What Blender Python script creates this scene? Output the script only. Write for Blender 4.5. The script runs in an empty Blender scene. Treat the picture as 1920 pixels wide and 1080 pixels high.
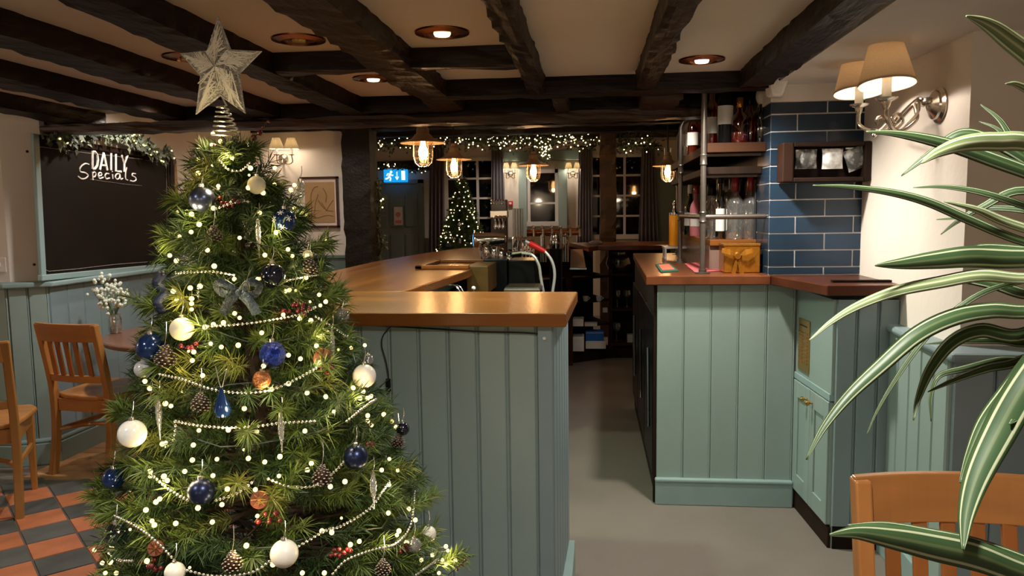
import bpy, math, random
import numpy as np
from mathutils import Vector, Matrix
random.seed(7); rng = np.random.default_rng(7)
PI = math.pi
C = bpy.context.scene.collection
sc = bpy.context.scene

# ------------------------------------------------------------------ camera
F, VX, VY, ROLL, EYE = 1440.0, 1108.0, 397.0, 0.013, 1.425
_c, _s = math.cos(ROLL), math.sin(ROLL)
_u = (VX-960)*_c-(VY-540)*_s; _v = (VX-960)*_s+(VY-540)*_c
_n = math.sqrt(_u*_u+_v*_v+F*F)
YAW = -math.asin(_u/_n); PITCH = math.acos(F/_n/math.cos(YAW))
FWD = Vector((math.sin(YAW)*math.cos(PITCH), math.cos(YAW)*math.cos(PITCH), -math.sin(PITCH)))
RGT = Vector((math.cos(YAW), -math.sin(YAW), 0)); DWN = FWD.cross(RGT)
cam = bpy.data.cameras.new('camera'); camo = bpy.data.objects.new('camera', cam); C.objects.link(camo)
cam.sensor_width = 36; cam.lens = 36*F/1920; cam.clip_start = 0.02
r_ = RGT*_c+DWN*_s; d_ = RGT*-_s+DWN*_c
M = Matrix.Identity(4)
for i in range(3): M[i][0] = r_[i]; M[i][1] = -d_[i]; M[i][2] = -FWD[i]
M[2][3] = EYE
camo.matrix_world = M
sc.camera = camo

def ray(px, py):
    x, y = px-960, py-540
    return RGT*((x*_c-y*_s)/F)+DWN*((x*_s+y*_c)/F)+FWD
def at(px, py, x=None, y=None, z=None):
    """a photograph pixel measured on a plane of the room -> point in metres"""
    r = ray(px, py)
    t = (x/r.x) if x is not None else (y/r.y) if y is not None else ((z-EYE)/r.z)
    return Vector((0, 0, EYE))+r*t

# ------------------------------------------------------------------ world, exposure, lights
w = bpy.data.worlds.new('night'); sc.world = w; w.use_nodes = True
w.node_tree.nodes['Background'].inputs[0].default_value = (0.02, 0.025, 0.04, 1)
w.node_tree.nodes['Background'].inputs[1].default_value = 0.3
sc.view_settings.view_transform = 'Standard'; sc.view_settings.look = 'None'
sc.view_settings.exposure = 0.38; sc.view_settings.gamma = 1.0; sc.view_settings.use_curve_mapping = False
cy = sc.cycles
cy.use_denoising = True; cy.max_bounces = 8; cy.diffuse_bounces = 4; cy.glossy_bounces = 4; cy.transmission_bounces = 8
cy.transparent_max_bounces = 12; cy.caustics_reflective = False; cy.caustics_refractive = False; cy.sample_clamp_indirect = 6.0
try: cy.use_light_tree = True
except Exception: pass

def spot(loc, power, color, angle=120, blend=0.6, radius=0.04, aim=(0, 0, -1)):
    l = bpy.data.lights.new('spot', 'SPOT'); l.energy = power; l.color = color; l.spot_size = math.radians(angle)
    l.spot_blend = blend; l.shadow_soft_size = radius
    o = bpy.data.objects.new('spot', l); C.objects.link(o); o.location = loc
    o.rotation_euler = Vector(aim).to_track_quat('-Z', 'Y').to_euler(); return o
def point(loc, power, color, radius=0.02):
    l = bpy.data.lights.new('point_light', 'POINT'); l.energy = power; l.color = color; l.shadow_soft_size = radius
    o = bpy.data.objects.new('point_light', l); C.objects.link(o); o.location = loc; return o
WARM = (1.0, 0.80, 0.58); AMBER = (1.0, 0.60, 0.28); GREENISH = (0.82, 1.0, 0.68)
CEIL = 2.05
# unseen fill lights in the part of the room behind the camera
for x, y, z, p in ((-4.4, 1.6, 1.75, 16), (-1.6, -2.7, 1.75, 16), (.8, -2.7, 1.75, 16)):
    point((x, y, z), p, WARM, .08)      # points added to lift the ceiling and beam undersides
for x, y, p in ((-1.5, 0.5, 64), (0.10, 0.7, 84), (-1.3, -1.2, 50), (0.4, -1.2, 34)):
    spot((x, y, CEIL-0.02), p, (1.0, 0.95, 0.88), 150, 0.8, 0.06)  # unseen ceiling spots, fill for the foreground
# recessed lights in view
DOWN = [((829, 62), 40, GREENISH), ((700, 148), 34, GREENISH), ((1316, 113), 80, (1, .93, .8))]
for (px, py), p, col in DOWN:
    q = at(px, py, z=CEIL); spot((q.x, q.y, CEIL-0.035), p, col, 150, 0.7, 0.04)
# unseen spots near the low header and beyond: over the blackboard, over the bar, in the far room
spot((-2.15, 3.88, 2.03), 50, (1, .95, .9), 150, .7, .04)  # unseen, brightens the left dado, chairs and floor tiles
spot((.46, 4.40, 1.99), 16, (1, .9, .78), 150, .8, .03)
spot((-2.72, 4.75, 2.2), 26, (1, .88, .76), 160, 0.7, 0.04)
spot((-2.3, 6.2, 2.2), 16, (1, .88, .76), 160, 0.7, 0.04)
spot((0.1, 5.6, 2.25), 22, (1, .85, .7), 150, 0.8, 0.05)
spot((-1.0, 9.9, 2.3), 22, (1, .85, .7), 150, 0.8, 0.05)

# ------------------------------------------------------------------ materials
MATS = {}
def mat(name, col, rough=0.5, metal=0.0, var=0.12, scale=6.0, bump=0.0, bscale=60.0, grain=None, coat=0.0, trans=0.0, ior=1.45,
        emit=None, estr=0.0, spec=0.5, sss=0.0, stretch=None):
    m = bpy.data.materials.new(name); m.use_nodes = True; nt = m.node_tree; N = nt.nodes; L = nt.links
    b = N['Principled BSDF']
    b.inputs['Roughness'].default_value = rough; b.inputs['Metallic'].default_value = metal
    b.inputs['Coat Weight'].default_value = coat; b.inputs['Coat Roughness'].default_value = 0.12
    b.inputs['Transmission Weight'].default_value = trans; b.inputs['IOR'].default_value = ior
    b.inputs['Specular IOR Level'].default_value = spec
    if sss: b.inputs['Subsurface Weight'].default_value = sss; b.inputs['Subsurface Radius'].default_value = (.02, .02, .02)
    if emit: b.inputs['Emission Color'].default_value = (*emit, 1); b.inputs['Emission Strength'].default_value = estr
    tc = N.new('ShaderNodeTexCoord'); mp = N.new('ShaderNodeMapping'); L.new(tc.outputs['Object'], mp.inputs[0])
    oi = N.new('ShaderNodeObjectInfo')
    sv = stretch or ((1, 1, 1) if grain is None else {'x': (.07, 1, 1), 'y': (1, .07, 1), 'z': (1, 1, .07)}[grain])
    mp.inputs['Scale'].default_value = sv
    nz = N.new('ShaderNodeTexNoise'); nz.inputs['Scale'].default_value = scale; nz.inputs['Detail'].default_value = 6
    L.new(mp.outputs[0], nz.inputs[0])
    add = N.new('ShaderNodeMath'); add.operation = 'MULTIPLY_ADD'; add.inputs[1].default_value = 0.35; add.inputs[2].default_value = -0.17
    L.new(oi.outputs['Random'], add.inputs[0])
    sm = N.new('ShaderNodeMath'); L.new(nz.outputs[0], sm.inputs[0]); L.new(add.outputs[0], sm.inputs[1])
    rp = N.new('ShaderNodeValToRGB'); L.new(sm.outputs[0], rp.inputs[0])
    lo = [max(0, c*(1-var)) for c in col]; hi = [min(1, c*(1+var)) for c in col]
    rp.color_ramp.elements[0].position = .3; rp.color_ramp.elements[1].position = .7
    rp.color_ramp.elements[0].color = (*lo, 1); rp.color_ramp.elements[1].color = (*hi, 1)
    L.new(rp.outputs[0], b.inputs['Base Color'])
    if bump:
        n2 = N.new('ShaderNodeTexNoise'); n2.inputs['Scale'].default_value = bscale; n2.inputs['Detail'].default_value = 4
        L.new(mp.outputs[0], n2.inputs[0]); bp = N.new('ShaderNodeBump'); bp.inputs['Strength'].default_value = bump
        bp.inputs['Distance'].default_value = 0.01; L.new(n2.outputs[0], bp.inputs['Height']); L.new(bp.outputs[0], b.inputs['Normal'])
    MATS[name] = m; return m
def emis(name, col, strength):
    m = bpy.data.materials.new(name); m.use_nodes = True; nt = m.node_tree; nt.nodes.clear()
    e = nt.nodes.new('ShaderNodeEmission'); e.inputs[0].default_value = (*col, 1); e.inputs[1].default_value = strength
    o = nt.nodes.new('ShaderNodeOutputMaterial'); nt.links.new(e.outputs[0], o.inputs[0]); MATS[name] = m; return m
def thin(name, col, gloss=0.18, rough=0.03, diff=0.0):
    """thin clear glass or plastic: mostly see-through with a sheen"""
    m = bpy.data.materials.new(name); m.use_nodes = True; nt = m.node_tree; nt.nodes.clear(); N = nt.nodes; L = nt.links
    t = N.new('ShaderNodeBsdfTransparent'); t.inputs[0].default_value = (*col, 1)
    g = N.new('ShaderNodeBsdfGlossy'); g.inputs[1].default_value = rough
    fr = N.new('ShaderNodeLayerWeight'); fr.inputs[0].default_value = 0.35
    ma = N.new('ShaderNodeMath'); ma.operation = 'MULTIPLY_ADD'; ma.inputs[1].default_value = 0.7; ma.inputs[2].default_value = gloss*0.4
    L.new(fr.outputs['Facing'], ma.inputs[0])
    mx = N.new('ShaderNodeMixShader'); L.new(ma.outputs[0], mx.inputs[0]); L.new(t.outputs[0], mx.inputs[1]); L.new(g.outputs[0], mx.inputs[2])
    out = N.new('ShaderNodeOutputMaterial')
    if diff:
        d = N.new('ShaderNodeBsdfDiffuse'); d.inputs[0].default_value = (.8, .8, .8, 1); m2 = N.new('ShaderNodeMixShader'); m2.inputs[0].default_value = diff
        L.new(mx.outputs[0], m2.inputs[1]); L.new(d.outputs[0], m2.inputs[2]); L.new(m2.outputs[0], out.inputs[0])
    else: L.new(mx.outputs[0], out.inputs[0])
    MATS[name] = m; return m
def shade_mat(name, col, tr):
    m = bpy.data.materials.new(name); m.use_nodes = True; nt = m.node_tree; nt.nodes.clear(); N = nt.nodes; L = nt.links
    tc = N.new('ShaderNodeTexCoord'); nz = N.new('ShaderNodeTexNoise'); nz.inputs['Scale'].default_value = 220; L.new(tc.outputs['Object'], nz.inputs[0])
    rp = N.new('ShaderNodeValToRGB'); rp.color_ramp.elements[0].color = (*[c*.75 for c in col], 1); rp.color_ramp.elements[1].color = (*col, 1); L.new(nz.outputs[0], rp.inputs[0])
    d = N.new('ShaderNodeBsdfDiffuse'); t = N.new('ShaderNodeBsdfTranslucent'); L.new(rp.outputs[0], d.inputs[0]); L.new(rp.outputs[0], t.inputs[0])
    mx = N.new('ShaderNodeMixShader'); mx.inputs[0].default_value = tr; L.new(d.outputs[0], mx.inputs[1]); L.new(t.outputs[0], mx.inputs[2])
    o = N.new('ShaderNodeOutputMaterial'); L.new(mx.outputs[0], o.inputs[0]); MATS[name] = m; return m

mat('teal', (.265, .345, .332), .42, var=.05, scale=3, bump=.05, bscale=90)
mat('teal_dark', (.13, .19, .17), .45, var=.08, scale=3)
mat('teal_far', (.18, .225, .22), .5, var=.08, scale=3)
mat('blue_grey', (.205, .27, .295), .45, var=.06, scale=3, bump=.05, bscale=90)
mat('skirt_teal', (.25, .35, .35), .4, var=.06)
mat('cream', (.72, .66, .60), .85, var=.04, scale=3, bump=.15, bscale=25)
mat('ceiling_cream', (.70, .61, .50), .9, var=.04, scale=2, bump=.2, bscale=18)
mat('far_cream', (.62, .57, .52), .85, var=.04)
mat('beam', (.017, .0075, .0036), .5, var=.6, scale=9, bump=.6, bscale=45, stretch=(1, .25, 1), spec=.2)
mat('beam_x', (.012, .0075, .0050), .42, var=.5, scale=9, bump=.5, bscale=45, stretch=(.25, 1, 1), spec=.25)
mat('post_black', (.009, .006, .0045), .5, var=.5, scale=9, bump=.5, bscale=40, spec=.3)
mat('header_brown', (.038, .018, .009), .45, var=.4, scale=9, bump=.4, bscale=30, stretch=(.25, 1, 1))
mat('top_oak', (.18, .062, .013), .26, var=.32, scale=14, grain='x', spec=.32)
mat('top_oak_y', (.175, .056, .013), .26, var=.32, scale=14, grain='y', spec=.32)
mat('top_red', (.115, .036, .015), .28, var=.28, scale=14, grain='y', spec=.28)
mat('top_dark', (.060, .018, .009), .30, var=.3, scale=14, grain='x', spec=.25)
mat('honey', (.40, .160, .042), .34, var=.18, scale=18, grain='z', coat=.2)
mat('honey_x', (.40, .160, .042), .34, var=.18, scale=18, grain='x', coat=.2)
mat('honey_dark', (.30, .10, .022), .34, var=.2, scale=18, grain='z', coat=.2)
mat('table_wood', (.13, .055, .035), .3, var=.3, scale=14, grain='x', coat=.3)
mat('shelf_wood', (.050, .020, .009), .6, spec=.15, var=.3, scale=14, grain='x')
mat('rack_wood', (.024, .010, .006), .6, spec=.15, var=.3, scale=14, grain='z')
mat('dark_wood', (.018, .009, .006), .6, spec=.15, var=.4, scale=12, grain='z')
mat('floor_wood', (.42, .22, .10), .45, var=.3, scale=12, grain='x')
mat('carpet', (.19, .158, .142), .8, var=.12, scale=2.2, bump=.5, bscale=420)
mat('tile_red', (.44, .135, .06), .5, var=.22, scale=7, bump=.1)
mat('tile_grey', (.085, .082, .080), .5, var=.25, scale=7, bump=.1)
mat('floor_grout', (.10, .09, .08), .9)
mat('tile_blue', (.014, .031, .056), .22, var=.3, scale=3, bump=.12, bscale=9, spec=.4)
mat('grout', (.62, .62, .62), .85)
mat('bracket_olive', (.085, .045, .010), .4, var=.2, scale=12)
mat('black', (.006, .006, .007), .3, var=.3, spec=.2)
mat('black_soft', (.012, .012, .013), .6, var=.3)
mat('iron', (.015, .014, .014), .4, metal=.3)
mat('chrome', (.78, .77, .76), .1, metal=1, var=.03)
mat('nickel', (.62, .56, .48), .22, metal=1, var=.06)
mat('pipe', (.15, .13, .115), .36, metal=.8, var=.2)
mat('copper', (.45, .17, .07), .22, metal=1, var=.2)
mat('copper_shade', (.42, .29, .20), .4, metal=.15, var=.12)
mat('brass', (.62, .36, .10), .28, metal=1, var=.15)
mat('gold', (.46, .19, .022), .25, metal=.75, var=.15, bump=.1)
mat('riser_pink', (.20, .125, .105), .25, var=.1)
mat('white', (.8, .78, .75), .5, var=.03)
mat('offwhite', (.66, .62, .52), .45, var=.04)
mat('paper', (.75, .70, .68), .8, var=.05)
mat('board', (.012, .007, .005), .65, var=.35, scale=2.5, spec=.15)
mat('chalk', (.80, .76, .72), .9, var=.15, scale=40)
mat('chalk_faint', (.20, .17, .15), .9, var=.4, scale=60)
mat('curtain', (.16, .145, .165), .65, var=.15, scale=5)
mat('curtain_plum', (.12, .09, .105), .65, var=.15, scale=5)
mat('pane_night', (.004, .004, .006), .04, var=.2, spec=.6)
mat('window_white', (.6, .58, .56), .5, var=.04)
mat('mount', (.72, .64, .58), .8, var=.04)
mat('sketch', (.38, .245, .12), .85, var=.12, scale=5)
mat('ink', (.20, .11, .05), .8)
mat('frame_red', (.055, .016, .012), .35, coat=.3)
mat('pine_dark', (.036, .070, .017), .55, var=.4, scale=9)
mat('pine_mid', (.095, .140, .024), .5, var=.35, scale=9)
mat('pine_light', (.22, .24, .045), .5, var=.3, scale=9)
mat('bark', (.05, .03, .018), .8)
mat('wire_green', (.010, .018, .010), .5)
mat('bead', (.86, .84, .78), .12, metal=.9, var=.03)
mat('silver_glitter', (.86, .83, .77), .4, metal=.0, var=.35, scale=160, bump=1.0, bscale=260)
mat('silver_strand', (.88, .86, .80), .3, metal=.1, var=.05)
mat('silver_wire', (.78, .78, .74), .25, metal=.9)
mat('bauble_white', (.80, .76, .66), .32, var=.02, sss=.15)
mat('bauble_cream', (.76, .70, .50), .45, var=.02, sss=.2)
mat('bauble_pearl', (.72, .72, .66), .16, var=.03, coat=.6)
mat('bauble_navy', (.022, .030, .075), .30, metal=.7, var=.1)
mat('bauble_steel', (.13, .16, .26), .28, metal=.85, var=.1)
mat('bauble_blue', (.012, .040, .15), .14, metal=.6, var=.15, coat=.6)
mat('bauble_black', (.006, .008, .022), .06, metal=.3, coat=1)
mat('bauble_glitter', (.010, .030, .24), .35, metal=.6, var=.8, scale=120, bump=1, bscale=200)
mat('bauble_copper', (.24, .09, .03), .4, metal=.6, var=.5, scale=60, bump=.8, bscale=90)
mat('orange_slice', (.14, .035, .010), .5, var=.4, scale=40)
mat('cone_brown', (.045, .022, .014), .5, var=.4, scale=30)
mat('cone_tip', (.32, .27, .22), .6, var=.3)
mat('bow_grey', (.075, .10, .115), .4, metal=.4, var=.6, scale=120, bump=.8, bscale=240)
mat('ribbon_navy', (.012, .018, .045), .5, var=.5, scale=40, bump=.5)
mat('berry', (.10, .006, .008), .22, coat=.3)
thin('clear', (.93, .95, .95)); thin('clear_blue', (.25, .35, .5), .3); thin('icicle', (.86, .88, .86), .5, .08, .18); thin('frosted', (.8, .82, .8), .3, .2, .45)
thin('iridescent', (.6, .62, .72), .6, .06, .12); thin('lamp_glass', (1, .93, .85), .15)
thin('glass_clear', (.84, .86, .85), .7, .04, .07); thin('glass_green', (.05, .32, .10), .4); thin('glass_amber', (.55, .16, .03), .4); thin('glass_dark', (.10, .08, .07), .5)
mat('liquid_amber', (.5, .10, .015), .1, trans=.3); mat('label_white', (.72, .70, .66), .6); mat('orange_juice', (.9, .34, .01), .3, var=.03, coat=.5)
mat('cap_red', (.30, .012, .015), .3, coat=.3); mat('pink_label', (.62, .20, .24), .5); mat('red_rubber', (.62, .012, .012), .4); mat('red', (.5, .02, .02), .5)
mat('green_mat', (.02, .10, .07), .8); mat('coral', (.62, .14, .08), .8); mat('pink_towel', (.60, .12, .13), .9, bump=.3)
mat('hose', (.62, .62, .60), .3, metal=.4)
mat('blue_box', (.01, .13, .55), .5); mat('cup_white', (.7, .69, .66), .4)
mat('flower_white', (.72, .74, .62), .7, var=.2); mat('stem_green', (.10, .16, .06), .6)
mat('ivy', (.20, .24, .17), .6, var=.5, scale=30); mat('ivy_dark', (.06, .08, .045), .6, var=.5)
mat('socket', (.7, .66, .6), .4); mat('terracotta', (.25, .12, .07), .8); mat('soil', (.03, .02, .015), .9)
mat('packet', (.55, .55, .53), .5, var=.9, scale=22, bump=.8, bscale=40)
mat('lens_white', (.9, .9, .85), .3)
emis('fairy', (1.0, .76, .26), 2.6); emis('fairy_far', (1.0, .78, .42), 2.8); emis('lamp_disc', (.82, 1.0, .62), 2.2); emis('lamp_disc_warm', (1, .93, .8), 4)
emis('filament', (1.0, .55, .20), 26.0); emis('sconce_bulb', (1.0, .84, .62), 30.0); emis('blue_lens', (.10, .45, 1.0), 3.0); emis('exit_blue', (.01, .33, .80), 0.85); emis('exit_white', (.75, .95, 1.0), 1.1)
emis('blue_led', (.2, .3, 1.0), 8)
shade_mat('shade_beige', (.62, .50, .36), .30); shade_mat('shade_cream', (.80, .72, .55), .4)
def leaf_mat(name='variegated_leaf', pale=False):
    m = bpy.data.materials.new(name); m.use_nodes = True; nt = m.node_tree; N = nt.nodes; L = nt.links; b = N['Principled BSDF']
    uv = N.new('ShaderNodeTexCoord'); sp = N.new('ShaderNodeSeparateXYZ'); L.new(uv.outputs['UV'], sp.inputs[0])
    nz = N.new('ShaderNodeTexNoise'); mp = N.new('ShaderNodeMapping'); mp.inputs['Scale'].default_value = (26, 1.2, 1); L.new(uv.outputs['UV'], mp.inputs[0]); L.new(mp.outputs[0], nz.inputs[0]); nz.inputs['Scale'].default_value = 1.0
    ad = N.new('ShaderNodeMath'); ad.operation = 'MULTIPLY_ADD'; ad.inputs[1].default_value = .10; L.new(nz.outputs[0], ad.inputs[0]); L.new(sp.outputs[0], ad.inputs[2])
    rp = N.new('ShaderNodeValToRGB'); cr = rp.color_ramp; L.new(ad.outputs[0], rp.inputs[0])
    G = (.030, .058, .020, 1); K = (.30, .32, .20, 1); D = (.022, .050, .018, 1); P = (.07, .10, .04, 1)
    if pale: G, D, P, K = (.16, .20, .09, 1), (.08, .13, .045, 1), (.36, .38, .24, 1), (.48, .49, .36, 1)
    pts = [(.0, G), (.13, G), (.16, K), (.215, K), (.245, D), (.46, G), (.50, P), (.56, P), (.60, G), (.80, D), (.84, K), (.895, K), (.92, G), (1, G)]
    cr.elements[0].position = 0; cr.elements[0].color = G; cr.elements[1].position = 1; cr.elements[1].color = G
    for p, c in pts[1:-1]:
        e = cr.elements.new(p); e.color = c
    L.new(rp.outputs[0], b.inputs['Base Color']); b.inputs['Roughness'].default_value = .45; b.inputs['Specular IOR Level'].default_value = .3
    MATS[name] = m
leaf_mat(); leaf_mat('pale_leaf', True)

# ------------------------------------------------------------------ mesh helpers
class MB:
    def __init__(s): s.v = []; s.f = []
    def add(s, vs, fs):
        n = len(s.v); s.v += [Vector(v) for v in vs]; s.f += [tuple(i+n for i in f) for f in fs]; return s
    def box(s, a, b):
        (x0, y0, z0), (x1, y1, z1) = [min(p, q) for p, q in zip(a, b)], [max(p, q) for p, q in zip(a, b)]
        return s.add([(x0,y0,z0),(x1,y0,z0),(x1,y1,z0),(x0,y1,z0),(x0,y0,z1),(x1,y0,z1),(x1,y1,z1),(x0,y1,z1)],
                     [(0,3,2,1),(4,5,6,7),(0,1,5,4),(1,2,6,5),(2,3,7,6),(3,0,4,7)])
    def prism(s, pts, z0, z1):
        n = len(pts); vs = [(p[0],p[1],z0) for p in pts]+[(p[0],p[1],z1) for p in pts]
        a = sum(pts[i][0]*pts[(i+1)%n][1]-pts[(i+1)%n][0]*pts[i][1] for i in range(n))
        fs = [tuple(range(n-1,-1,-1)), tuple(range(n,2*n))]+[(i,(i+1)%n,n+(i+1)%n,n+i) for i in range(n)]
        if a < 0: fs = [tuple(reversed(f)) for f in fs]
        return s.add(vs, fs)
    def slab(s, quad, d):
        """a quad pushed out by the vector d"""
        q = [Vector(p) for p in quad]; d = Vector(d); n = len(q)
        nrm = (q[1]-q[0]).cross(q[2]-q[0]); fl = nrm.dot(d) < 0
        fs = [tuple(range(n-1,-1,-1)), tuple(range(n,2*n))]+[(i,(i+1)%n,n+(i+1)%n,n+i) for i in range(n)]
        if fl: fs = [tuple(reversed(f)) for f in fs]
        return s.add(q+[p+d for p in q], fs)
    def lathe(s, prof, c=(0,0,0), seg=20, axis=(0,0,1), cap=True):
        ax = Vector(axis).normalized(); t = Vector((1,0,0)) if abs(ax.x) < .9 else Vector((0,1,0))
        e1 = ax.cross(t).normalized(); e2 = ax.cross(e1); c = Vector(c); vs = []; fs = []
        for r, h in prof:
            for k in range(seg):
                a = 2*PI*k/seg; vs.append(c+ax*h+(e1*math.cos(a)+e2*math.sin(a))*max(r,1e-5))
        for i in range(len(prof)-1):
            for k in range(seg):
                k2 = (k+1)%seg; fs.append((i*seg+k, i*seg+k2, (i+1)*seg+k2, (i+1)*seg+k))
        if cap: fs.append(tuple(range(seg-1,-1,-1))); fs.append(tuple((len(prof)-1)*seg+k for k in range(seg)))
        return s.add(vs, fs)
    def tube(s, pts, r, seg=8, close=False):
        P = [Vector(p) for p in pts]; n = len(P); vs = []; fs = []; prev = None
        R = r if hasattr(r, '__len__') else [r]*n
        for i in range(n):
            a = P[(i-1)%n] if (close or i > 0) else P[i]; b = P[(i+1)%n] if (close or i < n-1) else P[i]
            t = (b-a).normalized() if (b-a).length > 1e-9 else Vector((0,0,1))
            if prev is None:
                u = t.orthogonal().normalized()
            else:
                u = (prev-t*prev.dot(t)); u = u.normalized() if u.length > 1e-6 else t.orthogonal().normalized()
            prev = u; q = t.cross(u)
            for k in range(seg):
                an = 2*PI*k/seg; vs.append(P[i]+(u*math.cos(an)+q*math.sin(an))*R[i])
        m = n if close else n-1
        for i in range(m):
            j = (i+1)%n
            for k in range(seg):
                k2 = (k+1)%seg; fs.append((i*seg+k, i*seg+k2, j*seg+k2, j*seg+k))
        if not close: fs.append(tuple(range(seg-1,-1,-1))); fs.append(tuple((n-1)*seg+k for k in range(seg)))
        return s.add(vs, fs)
    def ball(s, c, r, seg=16, rings=10, sc=(1,1,1)):
        c = Vector(c); vs = [c+Vector((0,0,-r*sc[2]))]; fs = []
        for i in range(1, rings):
            a = -PI/2+PI*i/rings
            for k in range(seg):
                b = 2*PI*k/seg; vs.append(c+Vector((math.cos(a)*math.cos(b)*r*sc[0], math.cos(a)*math.sin(b)*r*sc[1], math.sin(a)*r*sc[2])))
        vs.append(c+Vector((0,0,r*sc[2]))); t = len(vs)-1
        for k in range(seg): fs.append((0, 1+(k+1)%seg, 1+k)); fs.append((t, 1+(rings-2)*seg+k, 1+(rings-2)*seg+(k+1)%seg))
        for i in range(rings-2):
            for k in range(seg):
                k2 = (k+1)%seg; fs.append((1+i*seg+k, 1+i*seg+k2, 1+(i+1)*seg+k2, 1+(i+1)*seg+k))
        return s.add(vs, fs)
    def mesh(s, name, m, off=(0,0,0), smooth=False):
        me = bpy.data.meshes.new(name); o = Vector(off)
        me.from_pydata([tuple(v-o) for v in s.v], [], s.f); me.update()
        if m: me.materials.append(MATS[m])
        if smooth:
            me.shade_smooth(); me.set_sharp_from_angle(angle=math.radians(38))
        return me
    def build(s, name, m, parent=None, loc=None, smooth=False, bevel=0.0):
        off = wloc(parent) if parent else Vector(loc or (0,0,0))
        o = bpy.data.objects.new(name, s.mesh(name, m, off, smooth)); C.objects.link(o)
        if parent: o.parent = parent
        elif loc: o.location = loc
        if bevel:
            b = o.modifiers.new('bevel', 'BEVEL'); b.width = bevel; b.segments = 2; b.limit_method = 'ANGLE'; b.angle_limit = math.radians(40)
        return o
def wloc(o):
    v = Vector((0,0,0))
    while o: v += o.location; o = o.parent
    return v
def tag(o, label, cat, group=None):
    o['label'] = label; o['category'] = cat
    if group: o['group'] = group
    return o
def thing(name, label, cat, loc=(0,0,0), group=None, rz=0):
    o = bpy.data.objects.new(name, None); C.objects.link(o); o.location = loc; o.rotation_euler = (0,0,rz); o.empty_display_size = .05
    return tag(o, label, cat, group)
def struct(o): o['kind'] = 'structure'; return o
def snode(name, loc=(0,0,0)):
    o = bpy.data.objects.new(name, None); C.objects.link(o); o.location = loc; o['kind'] = 'structure'; return o
def stuff(o): o['kind'] = 'stuff'; return o
def inst(me, name, parent, loc, rot=None, scale=None):
    o = bpy.data.objects.new(name, me); C.objects.link(o)
    if parent: o.parent = parent; o.location = Vector(loc)-wloc(parent)
    else: o.location = loc
    if rot is not None: o.rotation_euler = rot
    if scale is not None: o.scale = scale
    return o
def copy_tree(o, parent=None):
    c = o.copy(); C.objects.link(c)
    if parent: c.parent = parent
    for ch in list(o.children): copy_tree(ch, c)
    return c
def spl(pts, n=8):
    """Catmull-Rom through points"""
    P = [Vector(p) for p in pts]; P = [P[0]*2-P[1]]+P+[P[-1]*2-P[-2]]; out = []
    for i in range(1, len(P)-2):
        for k in range(n):
            t = k/n; a, b, c, d = P[i-1], P[i], P[i+1], P[i+2]
            out.append(.5*((2*b)+(c-a)*t+(2*a-5*b+4*c-d)*t*t+(3*b-a-3*c+d)*t**3))
    out.append(P[-2]); return out
def boards(parent, p0, p1, z0, z1, pitch, m, nrm, th=0.012, gap=0.004, name='plank'):
    """tongue-and-groove boards along a wall line, each board an object with its own edges"""
    p0 = Vector((*p0, 0)); p1 = Vector((*p1, 0)); d = p1-p0; L_ = d.length; d.normalize(); n = max(1, round(L_/pitch)); w_ = L_/n
    nr = Vector((*nrm, 0)).normalized(); ang = math.atan2(d.y, d.x); side = 1 if Vector((-d.y, d.x, 0)).dot(nr) > 0 else -1
    b = MB(); g = gap/2
    pr = [(g, 0), (g, th*.55), (g+.004, th), (w_-g-.010, th), (w_-g-.007, th*.6), (w_-g-.004, th), (w_-g, th*.6), (w_-g, 0)]
    b.prism([(x, side*y) for x, y in pr], z0, z1); me = b.mesh(name, m)
    for i in range(n):
        inst(me, name, parent, p0+d*(w_*i), (0, 0, ang))

# rough-hewn timber: a box along an axis with its faces worn uneven
def timber(name, a, b, m, parent=None, rough=0.008, step=0.08, loc=None, bow=0.0):
    a = Vector(a); b = Vector(b); size = b-a; ax = max(range(3), key=lambda i: abs(size[i])); n = max(2, int(abs(size[ax])/step))
    o1, o2 = [i for i in range(3) if i != ax]; vs = []; fs = []; K = 12
    rs = random.Random(int(a.x*977+a.y*131+a.z*37)); ph = [rs.uniform(0, 6.28) for _ in range(8)]
    for i in range(n+1):
        t = i/n
        for k in range(K):
            side, f = divmod(k, 3); f = f/3
            u, v = [(f, 0), (1, f), (1-f, 1), (0, 1-f)][side]
            p = Vector((0,0,0)); p[ax] = a[ax]+size[ax]*t; p[o1] = a[o1]+size[o1]*u; p[o2] = a[o2]+size[o2]*v
            cu, cv = u-.5, v-.5; corner = 1.0 if f == 0 else .45
            wob = math.sin(t*abs(size[ax])*5+ph[k%8])*.5+rs.uniform(-1, .6)
            p[o1] += cu*2*rough*(wob-.4)*corner*(1 if abs(cu) > .3 else .3); p[o2] += cv*2*rough*(wob-.4)*corner*(1 if abs(cv) > .3 else .3)
            p[o1] += bow*math.sin(t*PI)
            vs.append(p)
    for i in range(n):
        for k in range(K):
            k2 = (k+1)%K; fs.append((i*K+k, (i+1)*K+k, (i+1)*K+k2, i*K+k2))
    fs.append(tuple(range(K))); fs.append(tuple(n*K+k for k in range(K-1,-1,-1)))
    mb = MB(); mb.add(vs, fs)
    o = mb.build(name, m, parent, loc)
    import bmesh
    bm = bmesh.new(); bm.from_mesh(o.data); bmesh.ops.recalc_face_normals(bm, faces=bm.faces); bm.to_mesh(o.data); bm.free()
    return o

# ================================================================== THE ROOM
BAR = 1.12
floor = struct(MB().box((-5, -3, -.1), (2.6, 11, 0)).build('floor', 'carpet'))
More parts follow.
